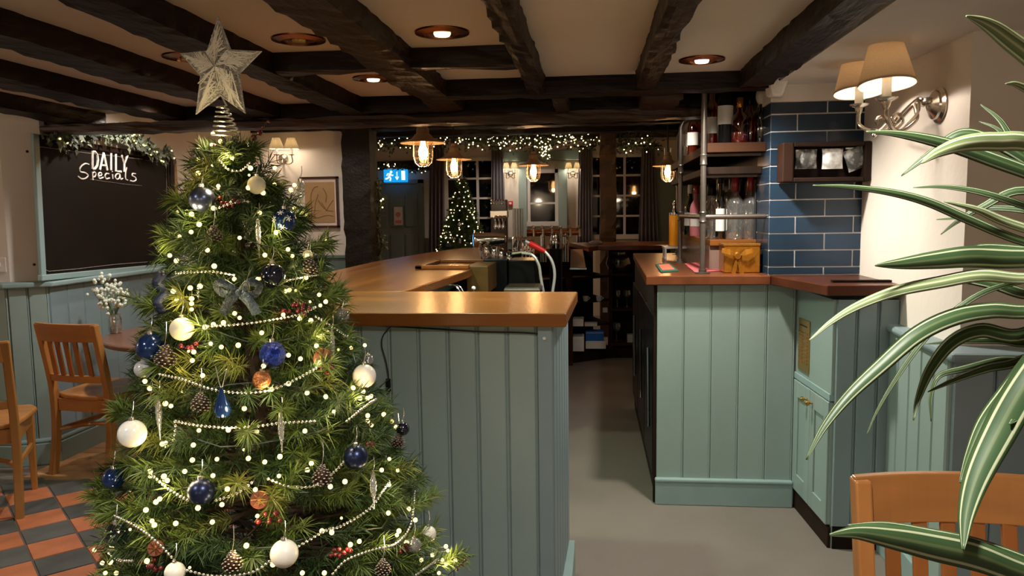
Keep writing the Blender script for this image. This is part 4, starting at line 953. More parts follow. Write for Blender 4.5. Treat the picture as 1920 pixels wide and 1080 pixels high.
DA = {'D': [[(518,250),(518,350)], [(518,252),(533,254),(545,270),(549,300),(545,332),(533,349),(518,350)]], 'A': [[(560,355),(581,259)], [(581,259),(602,358)], [(566,330),(597,333)]],
      'I': [[(623,262),(623,358)]], 'L': [[(650,266),(650,362),(680,366)]], 'Y': [[(682,270),(698,320),(698,367)], [(716,275),(698,320)]]}
for k, v in DA.items(): chalk(v, .0085, 'letter')
SP = [[(500,326),(482,320),(462,330),(448,350),(452,366),(478,372),(494,386),(482,402),(458,406),(436,390)], [(519,366),(522,413)], [(519,374),(532,368),(538,380),(532,394),(520,394)],
      [(553,390),(570,386),(568,372),(556,374),(552,390),(560,404),(580,398)], [(612,378),(598,376),(590,390),(596,406),(616,402)], [(632,380),(634,406)], [(631,364),(632,366)],
      [(674,380),(658,378),(648,394),(656,408),(670,402),(674,382),(678,408),(690,404)], [(712,342),(706,372),(706,406),(718,414)], [(762,378),(746,376),(744,388),(760,398),(764,412),(750,420),(732,416)]]
for s_ in SP: chalk([spl([Vector((a, b, 0)) for a, b in s_], 4) and [(p.x, p.y) for p in spl([(a, b, 0) for a, b in s_], 4)] if len(s_) > 2 else s_], .0048, 'letter')
chalk([[(505,408),(600,422),(700,436),(798,445)]], .0018, 'underline', 'chalk_faint')
bd = [(800,296),(500,262),(228,226),(212,238),(214,300),(230,600),(243,880),(252,915),(275,926),(420,914),(640,888),(900,868),(932,856)]
chalk([bd], .0022, 'border', 'chalk_faint'); chalk([[(815,300),(925,318),(936,340),(940,600),(936,856)]], .0018, 'border', 'chalk_faint')
for px, py, l in ((51, 284, 'upper'), (64, 496, 'lower')):
    p = B(px, py, -.03); MB().ball(p, .008, 10, 6).build('screw', 'iron', bbd, smooth=True)
# socket plate and picture on the left wall
q = at(4, 496, y=4.085); sk = thing('socket_plate', 'white switch plate at the left edge above the dado', 'switch', q); MB().box(q+Vector((-.06, 0, -.045)), q+Vector((.022, .006, .04))).build('plate', 'socket', sk, bevel=.003); MB().box(q+Vector((-.03, -.006, -.012)), q+Vector((-.01, 0, .012))).build('rocker', 'white', sk)
pf = thing('picture', 'dark framed picture on the left wall beyond the blackboard', 'picture', (-3.15, 5.75, 1.4))
a = at(322, 296, x=-3.15); b = at(338, 470, x=-3.15)
yA, yB = a.y, b.y
MB().box((-3.163, yA, b.z), (-3.14, yB, a.z)).build('frame', 'frame_red', pf, bevel=.003); MB().box((-3.141, yA+.04, b.z+.05), (-3.136, yB-.04, a.z-.05)).build('print', 'sketch', pf)

pc = thing('picture', 'framed brown sketch in a dark red frame on the cream wall', 'picture', (-2.5, 7.03, 1.3))
a, b = at(562, 332, y=7.03), at(637, 427, y=7.03)
MB().box((a.x+.01, 7.028, b.z+.01), (b.x-.01, 7.045, a.z-.01)).build('mount', 'mount', pc)
t_ = .022
for p, q in (((a.x, 7.015, a.z-t_), (b.x, 7.048, a.z)), ((a.x, 7.015, b.z), (b.x, 7.048, b.z+t_)), ((b.x-t_, 7.015, b.z), (b.x, 7.048, a.z)), ((a.x, 7.015, b.z), (a.x+t_*.6, 7.048, a.z))): MB().box(p, q).build('frame', 'frame_red', pc, bevel=.003)
a2, b2 = at(571, 342, y=7.026), at(629, 417, y=7.026)
MB().box((a2.x, 7.022, b2.z), (b2.x, 7.029, a2.z)).build('sheet', 'sketch', pc)
ink = MB(); qx = lambda u, v: Vector((a2.x+(b2.x-a2.x)*u, 7.021, a2.z+(b2.z-a2.z)*v))
for s_ in ([(.18,.95),(.22,.6),(.20,.35),(.30,.15),(.45,.10)], [(.30,.9),(.34,.55),(.45,.30)], [(.45,.45),(.60,.62),(.75,.70),(.95,.72)], [(.95,.45),(.80,.60),(.70,.72)], [(.55,.5),(.68,.66)], [(.1,.9),(.4,.88),(.75,.82),(.95,.85)], [(.62,.15),(.72,.3),(.70,.5)]):
    ink.tube(spl([qx(u, v) for u, v in s_], 5), .0035, 5)
ink.build('drawn_lines', 'ink', pc)

# ================================================================== CHAIRS, TABLE, VASE
def make_chair(label):
    """seat faces +Y; origin on the floor under the middle of the seat"""
    t = thing('wooden_chair', label, 'chair', (0, 0, 0), 'wooden dining chairs')
    def stile(sx):
        return [(sx, -.205-.035, 0), (sx, -.200, .22), (sx, -.195, .44), (sx, -.215, .60), (sx, -.265, .86)]
    for sx in (-.185, .185):
        P = spl(stile(sx), 5); mb = MB(); vs = []; fs = []
        for i, p in enumerate(P):
            w_ = .017 if p.z > .5 else .018; d_ = .020
            vs += [(p.x-w_, p.y-d_, p.z), (p.x+w_, p.y-d_, p.z), (p.x+w_, p.y+d_, p.z), (p.x-w_, p.y+d_, p.z)]
        for i in range(len(P)-1):
            for k in range(4): k2 = (k+1) % 4; fs.append((i*4+k, i*4+k2, (i+1)*4+k2, (i+1)*4+k))
        n_ = len(P)-1; fs += [(3, 2, 1, 0), (n_*4, n_*4+1, n_*4+2, n_*4+3)]
        mb.add(vs, fs).build('leg', 'honey', t, bevel=.005)
    for sx in (-.18, .18):
        MB().add([(sx-.013, .178, 0), (sx+.013, .178, 0), (sx+.013, .204, 0), (sx-.013, .204, 0), (sx-.019, .165, .42), (sx+.019, .165, .42), (sx+.019, .205, .42), (sx-.019, .205, .42)], [(3,2,1,0),(4,5,6,7),(0,1,5,4),(1,2,6,5),(2,3,7,6),(3,0,4,7)]).build('leg', 'honey', t, bevel=.004)
    # seat: rounded slab with dished top
    def curved(z0, z1, y_at, th, name, x0=-.17, x1=.17, bow=.028, m='honey_x'):
        n = 10; vs = []; fs = []
        for i in range(n+1):
            u = i/n*2-1; x = x0+(x1-x0)*i/n; y0 = y_at(z0)-bow*(1-u*u); y1 = y_at(z1)-bow*(1-u*u)
            vs += [(x, y0, z0), (x, y0+th, z0), (x, y1+th, z1), (x, y1, z1)]
        for i in range(n):
            for k in range(4): k2 = (k+1) % 4; fs.append((i*4+k, (i+1)*4+k, (i+1)*4+k2, i*4+k2))
        fs += [(0, 1, 2, 3), (n*4+3, n*4+2, n*4+1, n*4)]
        MB().add(vs, fs).build(name, m, t, bevel=.003)
    yb = lambda z: -.200-.065*max(0, (z-.46)/.40)-.01
    curved(.765, .865, yb, .022, 'top_rail', -.20, .20, .030)
    curved(.535, .575, yb, .020, 'lower_rail', -.17, .17, .022)
    for i in range(5):
        x = -.118+.059*i; u = x/.17; bo = .026*(1-u*u)
        MB().add([(x-.015, yb(.57)-bo+.003, .57), (x+.015, yb(.57)-bo+.003, .57), (x+.015, yb(.57)-bo+.014, .57), (x-.015, yb(.57)-bo+.014, .57),
                  (x-.015, yb(.77)-bo+.003, .77), (x+.015, yb(.77)-bo+.003, .77), (x+.015, yb(.77)-bo+.014, .77), (x-.015, yb(.77)-bo+.014, .77)],
                 [(3,2,1,0),(4,5,6,7),(0,1,5,4),(1,2,6,5),(2,3,7,6),(3,0,4,7)]).build('slat', 'honey_dark', t, bevel=.002)
    pts = [(-.19, -.17), (-.215, 0), (-.225, .14), (-.19, .215), (-.10, .235), (0, .24), (.10, .235), (.19, .215), (.225, .14), (.215, 0), (.19, -.17), (.10, -.205), (0, -.212), (-.10, -.205)]
    MB().prism(pts, .43, .458).build('seat', 'honey_x', t, bevel=.009)
    for a, b in (((-.165, .165, .36), (.165, .187, .43)), ((-.165, -.195, .36), (.165, -.173, .43)), ((-.192, -.18, .36), (-.170, .18, .43)), ((.170, -.18, .36), (.192, .18, .43))): MB().box(a, b).build('apron', 'honey_x', t, bevel=.002)
    for sx in (-.182, .182): MB().box((sx-.008, -.19, .235), (sx+.008, .18, .262)).build('stretcher', 'honey', t, bevel=.003)
    MB().tube(spl([(-.178, -.19, .25), (-.10, -.07, .25), (0, -.03, .25), (.10, -.07, .25), (.178, -.19, .25)], 6), .012, 8).build('stretcher', 'honey_x', t, smooth=True)
    return t
ch = make_chair('honey wooden slat-back chair facing the round table, whole chair in view')
ch.location = (-2.765, 4.085, 0); ch.rotation_euler.z = -.17
c2 = copy_tree(ch); c2.location = (-2.99, 3.40, 0); c2.rotation_euler.z = .5; c2['label'] = 'honey wooden chair cut by the left edge of the picture'
c3 = copy_tree(ch); c3.location = (.755, 1.375, 0); c3.rotation_euler.z = PI+.03; c3['label'] = 'honey wooden chair behind the long striped leaves, only its back in view'

tb_ = thing('pub_table', 'round dark wooden pub table on a black cast-iron base by the left wall', 'table', (-2.26, 4.29, 0))
TC = (-2.26, 4.29); TR = .565
MB().lathe([(TR-.01, .722), (TR, .728), (TR, .744), (TR-.008, .75)], (*TC, 0), 48).build('tabletop', 'table_wood', tb_, bevel=.003)
MB().lathe([(.035, .06), (.03, .40), (.04, .70)], (*TC, 0), 16).build('column', 'iron', tb_, smooth=True)
for k in range(3):
    a = 2*PI*k/3+PI; d = Vector((math.cos(a), math.sin(a), 0)); c = Vector((*TC, 0))
    lg = MB().tube(spl([c+d*.03+Vector((0,0,.66)), c+d*.30+Vector((0,0,.70)), c+d*.20+Vector((0,0,.45)), c+d*.16+Vector((0,0,.28)), c+d*.30+Vector((0,0,.10)), c+d*.40+Vector((0,0,.012))], 6), .020, 8).build('leg', 'iron', tb_, smooth=True)
    MB().tube(spl([c+d*.22+Vector((0,0,.64)), c+d*.12+Vector((0,0,.60)), c+d*.10+Vector((0,0,.50)), c+d*.17+Vector((0,0,.52)), c+d*.15+Vector((0,0,.58))], 6), .013, 7).build('scroll', 'iron', lg, smooth=True)
    MB().slab([c+d*.05+Vector((0,0,.64)), c+d*.28+Vector((0,0,.69)), c+d*.17+Vector((0,0,.46)), c+d*.05+Vector((0,0,.40))], Vector((-d.y, d.x, 0))*.012).build('web', 'iron', lg)
vq = at(191, 630, z=.75); vq = Vector((-2.79, 4.22, .75))
vs_ = thing('flower_vase', 'small clear glass vase on the round table, holding white flowers', 'vase', vq)
MB().lathe([(.030, 0), (.036, .008), (.036, .085), (.030, .10), (.033, .112), (.031, .112), (.028, .10), (.033, .085), (.033, .012)], vq, 18, cap=False).build('body', 'glass_clear', vs_, smooth=True)
MB().lathe([(.0, .004), (.031, .004), (.031, .03), (.0, .03)], vq, 16).build('water', 'frosted', vs_, smooth=True)
fl = thing('flower_sprig', 'sprig of tiny white flowers standing in the small glass vase', 'flowers', vq+Vector((0, 0, .01)))
st = MB(); bl_ = MB(); R3 = random.Random(3)
for k in range(11):
    a = R3.uniform(0, 6.28); s_ = R3.uniform(.02, .085); h = R3.uniform(.16, .30); tip = vq+Vector((math.cos(a)*s_, math.sin(a)*s_, h))
    st.tube([vq+Vector((0, 0, .02)), vq+Vector((math.cos(a)*s_*.3, math.sin(a)*s_*.3, h*.55)), tip], .0022, 5)
    for j in range(11):
        d = Vector((R3.gauss(0, .022), R3.gauss(0, .022), R3.gauss(0, .03))); bl_.ball(tip+d, R3.uniform(.008, .013), 6, 4); st.tube([tip-Vector((0, 0, .03)), tip+d], .0012, 4)
st.build('stem', 'stem_green', fl); stuff(bl_.build('blossom', 'flower_white', fl, smooth=True))

# thin black cable pinned along the bar front
cb = thing('cable', 'thin black cable running under the oak worktop edge of the bar', 'cable', at(1000, 625, y=2.33))
YK = 2.342
MB().tube(spl([at(x, y, y=YK) for x, y in ((690, 610), (735, 612), (820, 617), (900, 622), (980, 624), (1035, 628))], 6), .0028, 6).build('run', 'black_soft', cb)
MB().tube(spl([at(x, y, y=YK) for x, y in ((732, 612), (718, 630), (716, 650), (724, 680), (729, 715), (726, 738))], 6), .0024, 6).build('drop', 'black_soft', cb)
MB().lathe([(.008, -.02), (.008, .02)], at(728, 722, y=YK-.004), 8).build('switch', 'black', cb)
MB().lathe([(.004, 0), (.006, .008), (.003, .014)], at(1021, 634, y=YK), 10, (0, -1, 0)).build('hook', 'white', cb, smooth=True)

# ================================================================== CHRISTMAS TREE
TY = 1.75
TA = at(426, 252, y=TY); TB = at(520, 1050, y=TY)          # axis at the tip and at the bottom of the view
def axis(z): return TA.lerp(TB, (TA.z-z)/(TA.z-TB.z)) if z < TA.z else TA
ZR = [(TA.z, .012), (at(450, 300, y=TY).z, .085), (at(460, 400, y=TY).z, .150), (at(460, 600, y=TY).z, .235), (at(490, 800, y=TY).z, .325), (at(520, 1050, y=TY).z, .420), (.12, .50)]
def rad(z):
    for (za, ra), (zb, rb) in zip(ZR, ZR[1:]):
        if z >= zb: return (ra+(rb-ra)*min(1, max(0, (za-z)/(za-zb))))*.90
    return ZR[-1][1]*.90
def on_tree(px, py, k=.98):
    """where the sight line first meets the tree's outline, else where it passes closest"""
    r = ray(px, py).normalized(); o = Vector((0, 0, EYE)); best = None
    t = .9
    while t < 3.2:
        p = o+r*t; a = axis(p.z); d = math.hypot(p.x-a.x, p.y-a.y)-rad(p.z)*k
        if d <= 0: return p
        if best is None or d < best[0]: best = (d, p)
        t += .004
    return best[1]
def foliage(name, m, parent, branches, per, nl, nw, off, spread=.75):
    """branches: (start, tip); needles set round the outer part of each"""
    S0 = np.array([b[0] for b in branches]); S1 = np.array([b[1] for b in branches]); nb = len(S0)
    u = rng.uniform(.25, 1.03, (nb, per)); d = S1-S0; ln = np.linalg.norm(d, axis=1, keepdims=True); d = d/ln
    base = S0[:, None, :]+(S1-S0)[:, None, :]*u[..., None]; base[..., 2] -= .02*(1-u)*u*4*.3
    rnd = rng.normal(size=(nb, per, 3)); rnd -= (rnd*d[:, None, :]).sum(-1, keepdims=True)*d[:, None, :]
    rnd /= np.linalg.norm(rnd, axis=-1, keepdims=True)
    dr = d[:, None, :]*rng.uniform(.5, 1.0, (nb, per, 1))+rnd*spread; dr /= np.linalg.norm(dr, axis=-1, keepdims=True)
    L_ = rng.uniform(.7, 1.15, (nb, per, 1))*nl; tip = base+dr*L_; tip[..., 2] -= L_[..., 0]*.10
    sd = np.cross(dr, rng.normal(size=(nb, per, 3))); sd /= np.linalg.norm(sd, axis=-1, keepdims=True); sd *= nw/2
    mid = base+dr*L_*.55
    V = np.stack([base-sd*.6, base+sd*.6, mid+sd, tip, mid-sd], axis=2).reshape(-1, 3)-np.array(off)
    n = nb*per; idx = np.arange(n)[:, None]*5; Fq = (idx+np.array([[0, 1, 2, 3, 4]])).reshape(-1)
    me = bpy.data.meshes.new(name); me.vertices.add(len(V)); me.vertices.foreach_set('co', V.astype(np.float32).ravel())
    me.loops.add(n*5); me.loops.foreach_set('vertex_index', Fq.astype(np.int32)); me.polygons.add(n)
    me.polygons.foreach_set('loop_start', (np.arange(n)*5).astype(np.int32)); me.update(calc_edges=True); me.validate()
    me.materials.append(MATS[m]); o = bpy.data.objects.new(name, me); C.objects.link(o); o.parent = parent; o['kind'] = 'stuff'; return o
tree = thing('christmas_tree', 'large green Christmas tree with needle branches in front of the bar', 'Christmas tree', (axis(0).x, TY, 0))
off = tuple(tree.location)
MB().tube([axis(.03), axis(1.0), axis(TA.z-.03)], [.028, .020, .006], 10).build('trunk', 'bark', tree)
for k in range(4):
    a = PI/4+PI/2*k; MB().tube([axis(.06), axis(0)+Vector((math.cos(a)*.24, math.sin(a)*.24, .012))], .012, 8).build('foot', 'iron', tree)
cats = {'pine_dark': [], 'pine_mid': [], 'pine_light': []}; wood = MB(); R5 = random.Random(11)
zs = np.linspace(.16, at(430, 288, y=TY).z, 400); wts = np.array([rad(z)+.03 for z in zs]); wts /= wts.sum()
for i in range(1500):
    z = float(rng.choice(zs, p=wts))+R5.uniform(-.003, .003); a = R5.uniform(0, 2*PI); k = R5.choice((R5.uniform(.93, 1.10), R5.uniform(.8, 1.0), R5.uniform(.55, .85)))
    r = rad(z)*k; c = axis(z); dirv = Vector((math.cos(a), math.sin(a), 0))
    tip = c+dirv*r; tip.z += .02+R5.uniform(-.02, .03)
    if tip.y > 2.27: continue
    l = min(r*.85, R5.uniform(.09, .16)); tw = Vector((-dirv.y, dirv.x, 0))*R5.uniform(-.05, .05)
    s_ = tip-dirv*l+tw; s_.z -= R5.uniform(.0, .05)
    if z > TA.z-.12: tip.z = min(tip.z+.01, TA.z-.035); s_.z -= .02
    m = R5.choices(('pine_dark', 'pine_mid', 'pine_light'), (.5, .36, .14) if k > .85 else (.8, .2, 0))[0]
    cats[m].append((tuple(s_), tuple(tip)))
    if i % 3 == 0: wood.tube([c+(s_-c)*.2-Vector((0, 0, .03)), s_, s_.lerp(tip, .8)], [.004, .003, .0015], 4)
stuff(wood.build('twig', 'bark', tree))
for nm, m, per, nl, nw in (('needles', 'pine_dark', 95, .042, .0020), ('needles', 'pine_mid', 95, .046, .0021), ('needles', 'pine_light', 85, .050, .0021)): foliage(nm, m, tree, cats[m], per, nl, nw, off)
# a few sprays that stick out at the sides
spr = []
for a, b in (((230, 940), (172, 925)), ((240, 960), (185, 955)), ((300, 470), (318, 450)), ((560, 470), (610, 448)), ((740, 960), (810, 930)), ((590, 560), (640, 540)), ((310, 580), (272, 570)), ((250, 780), (215, 770)), ((820, 1060), (862, 1035)), ((700, 860), (775, 885))):
    p, q = on_tree(*a), on_tree(*b); spr.append((tuple(p), tuple(q)))
    for j in range(2): spr.append((tuple(p+Vector((R5.uniform(-.02, .02), R5.uniform(-.03, .03), R5.uniform(-.02, .02)))), tuple(q+Vector((R5.uniform(-.015, .015), R5.uniform(-.03, .03), R5.uniform(-.02, .02))))))
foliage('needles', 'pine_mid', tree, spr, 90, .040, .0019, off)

# star topper on its wire spring
sq = at(414, 130, y=TY); star = thing('star_topper', 'glittering silver openwork star on a wire spring topping the tree', 'star', (sq.x, TY, sq.z-.12))
cst = at(413, 128, y=TY); outl = [(410, 33), (432, 95), (489, 97), (447, 138), (459, 212), (413, 178), (369, 213), (378, 142), (341, 101), (390, 97)]
O_ = [at(x, y, y=TY) for x, y in outl]
m_ = MB(); n_ = len(O_)
fr_ = [p+Vector((0, -.004, 0)) for p in O_]
m_.add([cst+Vector((0, -.022, 0)), cst+Vector((0, .022, 0))]+O_, [(0, 2+i, 2+(i+1) % n_) for i in range(n_)]+[(1, 2+(i+1) % n_, 2+i) for i in range(n_)])
m_.build('mesh_skin', 'silver_glitter', star)
m_ = MB(); m_.tube(O_, .0035, 6, close=True); m_.build('rim', 'silver_glitter', star)
web = MB()
for i in range(230):
    i0 = R5.randrange(n_); i1 = (i0-1) % n_ if i0 % 2 == 0 else (i0+1) % n_; a = O_[i0].lerp(O_[(i0+1) % n_], R5.random()); b = cst.lerp(O_[i1], R5.uniform(0, .9)); a = cst.lerp(a, R5.uniform(.5, 1))
    dd = lambda p: -.026*(1-min(1, (p-cst).length/.10)); web.tube([a+Vector((0, dd(a)-.003, 0)), b+Vector((0, dd(b)-.003, 0))], .0013, 4)
stuff(web.build('wire_strand', 'silver_strand', star))
P = []
for i in range(150):
    t = i/149; py = 196+t*62; rr = .010+.024*t; p = at(416+9*t, py, y=TY); a = t*2*PI*7; P.append(p+Vector((math.cos(a)*rr, math.sin(a)*rr, 0)))
MB().tube([at(413, 176, y=TY)]+P, .0022, 6).build('spring', 'silver_wire', star, smooth=True)

# fairy lights
LB = [(220+x/3, 400+y/3) for x, y in ((460,62),(688,138),(350,130),(415,105),(893,108),(830,235),(960,203),(1175,155),(295,237),(332,267),(507,207),(545,297),(658,370),(790,370),(465,410),(410,420),(315,438),(335,488),(418,480),(418,508),(418,540),(660,563),(688,588),(540,625),(493,640),(597,615),(945,438),(968,432),(1062,362),(1135,458),(1172,497),(1142,518),(933,570),(1025,592),(1088,603),(812,672),(1155,683),(1120,745),(1315,757),(1392,742),(585,752),(525,733),(680,742),(430,780),(422,828),(480,912),(823,858),(1030,818),(1138,838),(963,798),(1068,1010),(1172,1030),(1325,980),(1383,1003),(1407,1040),(1365,1040),(868,990),(963,958),(155,945),(183,985),(1425,1030),(985,240),(1068,240))]
LB += [(160+x*.375, 720+y*.375) for x, y in ((1108,45),(795,123),(1340,20),(1388,40),(1410,70),(1375,72),(1430,60),(400,98),(428,110),(1243,138),(1412,158),(1412,185),(1430,205),(1203,65),(1492,152),(1532,187),(1553,215),(715,230),(568,232),(858,238),(1098,235),(385,300),(402,295),(540,305),(815,372),(535,380),(658,376),(897,390),(973,363),(497,437),(638,458),(325,460),(393,462),(410,483),(323,438),(710,525),(1110,430),(968,460),(1130,397),(1298,488),(1225,513),(1520,505),(1482,430),(1562,432),(1520,375),(353,590),(372,575),(683,603),(563,620),(303,630),(333,685),(345,705),(452,697),(860,660),(850,528),(1618,625),(1650,680),(1515,645),(308,885),(155,945),(85,895),(805,808),(938,902),(1085,945),(1195,945),(1325,803),(1370,787),(1232,742),(1183,735),(1558,755),(1568,735),(1605,793),(1785,880),(1803,900),(1850,883),(1768,945),(1803,812),(1813,833),(1680,880),(1735,855),(100,945),(125,890),(45,830),(635,690))]
LB += [(300+x*.37037, 20+y*.37037) for x, y in ((268,623),(263,680),(197,697),(195,752),(193,823),(307,662),(347,683),(388,685),(447,678),(365,745),(458,797),(580,797),(580,880),(295,888),(447,897),(522,922),(362,970),(160,1030),(270,1000),(505,1023),(680,1000),(740,1035),(663,908),(680,883))]
ls = thing('light_string', 'string of warm white fairy lights wound through the large tree', 'fairy lights', (axis(0).x, TY, .1))
bm_b = MB().ball((0, 0, 0), .0052, 10, 6).mesh('bulb', 'fairy', smooth=True); bm_s = MB().ball((0, 0, 0), .0030, 8, 5).mesh('bulb', 'fairy', smooth=True)
PB = []
for i, (px, py) in enumerate(LB):
    p = on_tree(px, py, 1.03); PB.append(p); inst(bm_b, 'bulb', ls, p, scale=[R5.uniform(.8, 1.12)]*3)
for i in range(60):
    z = float(rng.choice(zs, p=wts)); a = R5.uniform(PI, 2*PI) if i < 70 else R5.uniform(0, PI); k = R5.uniform(.75, 1.02); c = axis(z)
    p = c+Vector((math.cos(a), math.sin(a), 0))*rad(z)*k
    if p.y < 2.25: inst(bm_s, 'bulb', ls, p)
for p in PB[::4]: point(p-Vector((0, .02, 0)), .17, (1, .74, .36), .012)     # glow of the string
wire = MB(); P = []
for i in range(420):
    t = i/419; z = TA.z-.05-(TA.z-.25)*t; a = t*2*PI*13; c = axis(z); r = rad(z)*(.93+.05*math.sin(i*1.7)); P.append(c+Vector((math.cos(a)*r, min(math.sin(a)*r, 2.26-c.y), .012*math.sin(i*.9))))
wire.tube(P, .0016, 4)
for p in PB:
    a = axis(p.z); wire.tube([p, p.lerp(Vector((a.x, a.y, p.z-.02)), .16)], .0014, 4)
stuff(wire.build('wire', 'wire_green', ls))

# silver bead garland
gd = thing('bead_garland', 'silver bead garland draped in swags around the large tree', 'garland', (axis(0).x, TY, .12))
SW = [[(411,300),(428,318),(452,320),(470,302)], [(330,512),(365,510),(402,510),(440,516)], [(390,612),(450,608),(510,600),(560,590),(592,576)], [(525,530),(560,521),(605,514)], [(592,594),(622,612),(652,632)],
      [(300,702),(340,711),(390,728),(440,736),(500,733),(545,716),(594,690)], [(328,790),(370,797),(425,802),(475,800),(530,793),(592,790)], [(650,790),(685,762),(706,748)], [(284,890),(318,918),(352,938)], [(405,938),(442,926),(476,902)],
      [(503,898),(540,912),(590,911),(625,886),(646,864)], [(216,967),(260,990),(300,1022),(332,1056)], [(344,1068),(400,1080),(470,1074),(512,1048)], [(560,1024),(612,994),(640,986),(692,954),(722,914),(732,902)], [(624,1076),(650,1050),(700,1031),(742,1020),(770,984),(778,918)], [(780,1078),(822,1048)], [(204,1036),(225,1050),(252,1052)], [(372,540),(372,560)], [(405,392),(440,380),(470,378)], [(330,790),(326,825),(312,838)]]
bmesh_ = MB().ball((0, 0, 0), .0036, 8, 6)
for s_ in SW:
    mb = MB(); Q = spl([(a, b, 0) for a, b in s_], 10); pts = [on_tree(q.x, q.y, 1.05) for q in Q]; acc = 0; last = None; mb.tube(pts, .0007, 4)
    for a, b in zip(pts, pts[1:]):
        L_ = (b-a).length
        while acc < L_:
            p = a.lerp(b, acc/L_); mb.ball(p, .0033, 8, 6); acc += .0092
        acc -= L_
    stuff(mb.build('strand', 'bead', gd, smooth=True))

# ornaments
def hanger(t, top, up=.03, m='silver_wire'):
    MB().tube(spl([top, top+Vector((.004, .002, up*.5)), top+Vector((0, .012, up))], 4), .0008, 4).build('loop', m, t)
def bauble(label, px, py, rp, m, k=1.06, flakes=None, cap='bead'):
    p = on_tree(px, py, k); d = (p-Vector((0, 0, EYE))).dot(FWD); r = rp*d/F
    t = thing('bauble', label, 'bauble', p, 'tree baubles'); MB().ball(p, r, 28, 18).build('ball', m, t, smooth=True)
    MB().lathe([(r*.2, r*.96), (r*.2, r*1.2), (r*.1, r*1.24)], p, 10).build('cap', cap, t, smooth=True); hanger(t, p+Vector((0, 0, r*1.22)))
    if flakes:
        fm = MB()
        for ax, az in flakes:
            dv = (Vector((math.sin(ax)*math.cos(az), -math.cos(ax)*math.cos(az), math.sin(az)))).normalized(); e = dv.orthogonal().normalized(); e2_ = dv.cross(e); c = p+dv*r*1.006
            for j in range(6):
                a = PI/3*j; q = c+(e*math.cos(a)+e2_*math.sin(a))*r*.26; q = p+(q-p).normalized()*r*1.008; fm.tube([c, q], r*.035, 5)
        fm.build('snowflake', 'chalk', t)
    return t
bauble('cream bauble level with the pub table, left side of the tree', 341, 617, 22, 'bauble_cream')
bauble('small cream bauble near the tree top, under the wire spring', 481, 347, 17, 'bauble_cream')
bauble('pearly white bauble hanging before the wooden chair legs', 248, 813, 26, 'bauble_pearl', k=1.22)
bauble('white bauble at the tree edge against the boarded bar front', 683, 705, 22, 'bauble_white')
bauble('largest white bauble, low at the front of the tree', 533, 1038, 26, 'bauble_white')
bauble('small white bauble low at the right edge of the tree', 803, 1001, 15, 'bauble_white')
bauble('white bauble cut by the bottom edge of the picture', 328, 1073, 19, 'bauble_white')
bauble('frosted clear bauble beside the blue one near the table base', 268, 692, 16, 'frosted')
bauble('steel blue satin bauble beside the blackboard', 379, 374, 24, 'bauble_steel')
bauble('dark blue bauble with white snowflakes beside the framed sketch', 532, 414, 23, 'bauble_blue', flakes=((-.5, .15), (.25, -.55), (.1, .75), (.8, .2)))
bauble('black glossy bauble to the right of the glitter bow', 511, 517, 24, 'bauble_black')
bauble('shiny royal blue bauble over the edge of the pub table', 283, 652, 27, 'bauble_blue')
bauble('royal blue glitter bauble in the middle of the tree', 511, 664, 24, 'bauble_glitter')
bauble('matt navy bauble with its red berries, right side of tree', 667, 857, 23, 'bauble_navy')
bauble('matt slate navy bauble between two bead swags, lower front', 377, 922, 25, 'bauble_navy')
bauble('blue bauble at the left edge above the checker tiles', 213, 897, 20, 'bauble_blue')
bauble('dark clear bauble at the left edge near the floor tiles', 217, 1003, 23, 'clear_blue')
bauble('small glossy navy bauble on the right edge against the bar', 755, 804, 13, 'bauble_black')
bauble('small iridescent bauble just above the white edge bauble', 690, 674, 11, 'iridescent')
bauble('silver clear bauble below the oak worktop corner', 642, 592, 13, 'iridescent')
bauble('clear purple tinted bauble at the lower right of the tree', 776, 1022, 14, 'iridescent')
bauble('small clear bauble among the lights near the framed sketch', 577, 478, 10, 'clear')
bauble('rough copper bauble under the blue glitter bauble', 491, 712, 17, 'bauble_copper')
def dried(label, px, py, rp):
    p = on_tree(px, py, 1.0); d = (p-Vector((0, 0, EYE))).dot(FWD); r = rp*d/F; nv = (Vector((0, 0, EYE))-p).normalized(); t = thing('dried_orange', label, 'ornament', p, 'dried orange slices')
    MB().lathe([(r*.96, 0), (r, .002), (r, .006), (r*.94, .008), (0, .008)], p, 20, nv).build('rind', 'orange_slice', t, smooth=True)
    e = nv.orthogonal().normalized(); e2_ = nv.cross(e); sp_ = MB()
    for j in range(8): a = PI/4*j; sp_.tube([p+nv*.0085, p+nv*.0085+(e*math.cos(a)+e2_*math.sin(a))*r*.85], .0012, 4)
    sp_.build('segment', 'bauble_copper', t)
dried('dried orange slice among berries, right of the blue glitter bauble', 606, 672, 19); dried('dark dried orange slice right of the matt slate bauble', 486, 937, 17); dried('dried orange slice low on the left above the bead garland', 292, 1028, 15)
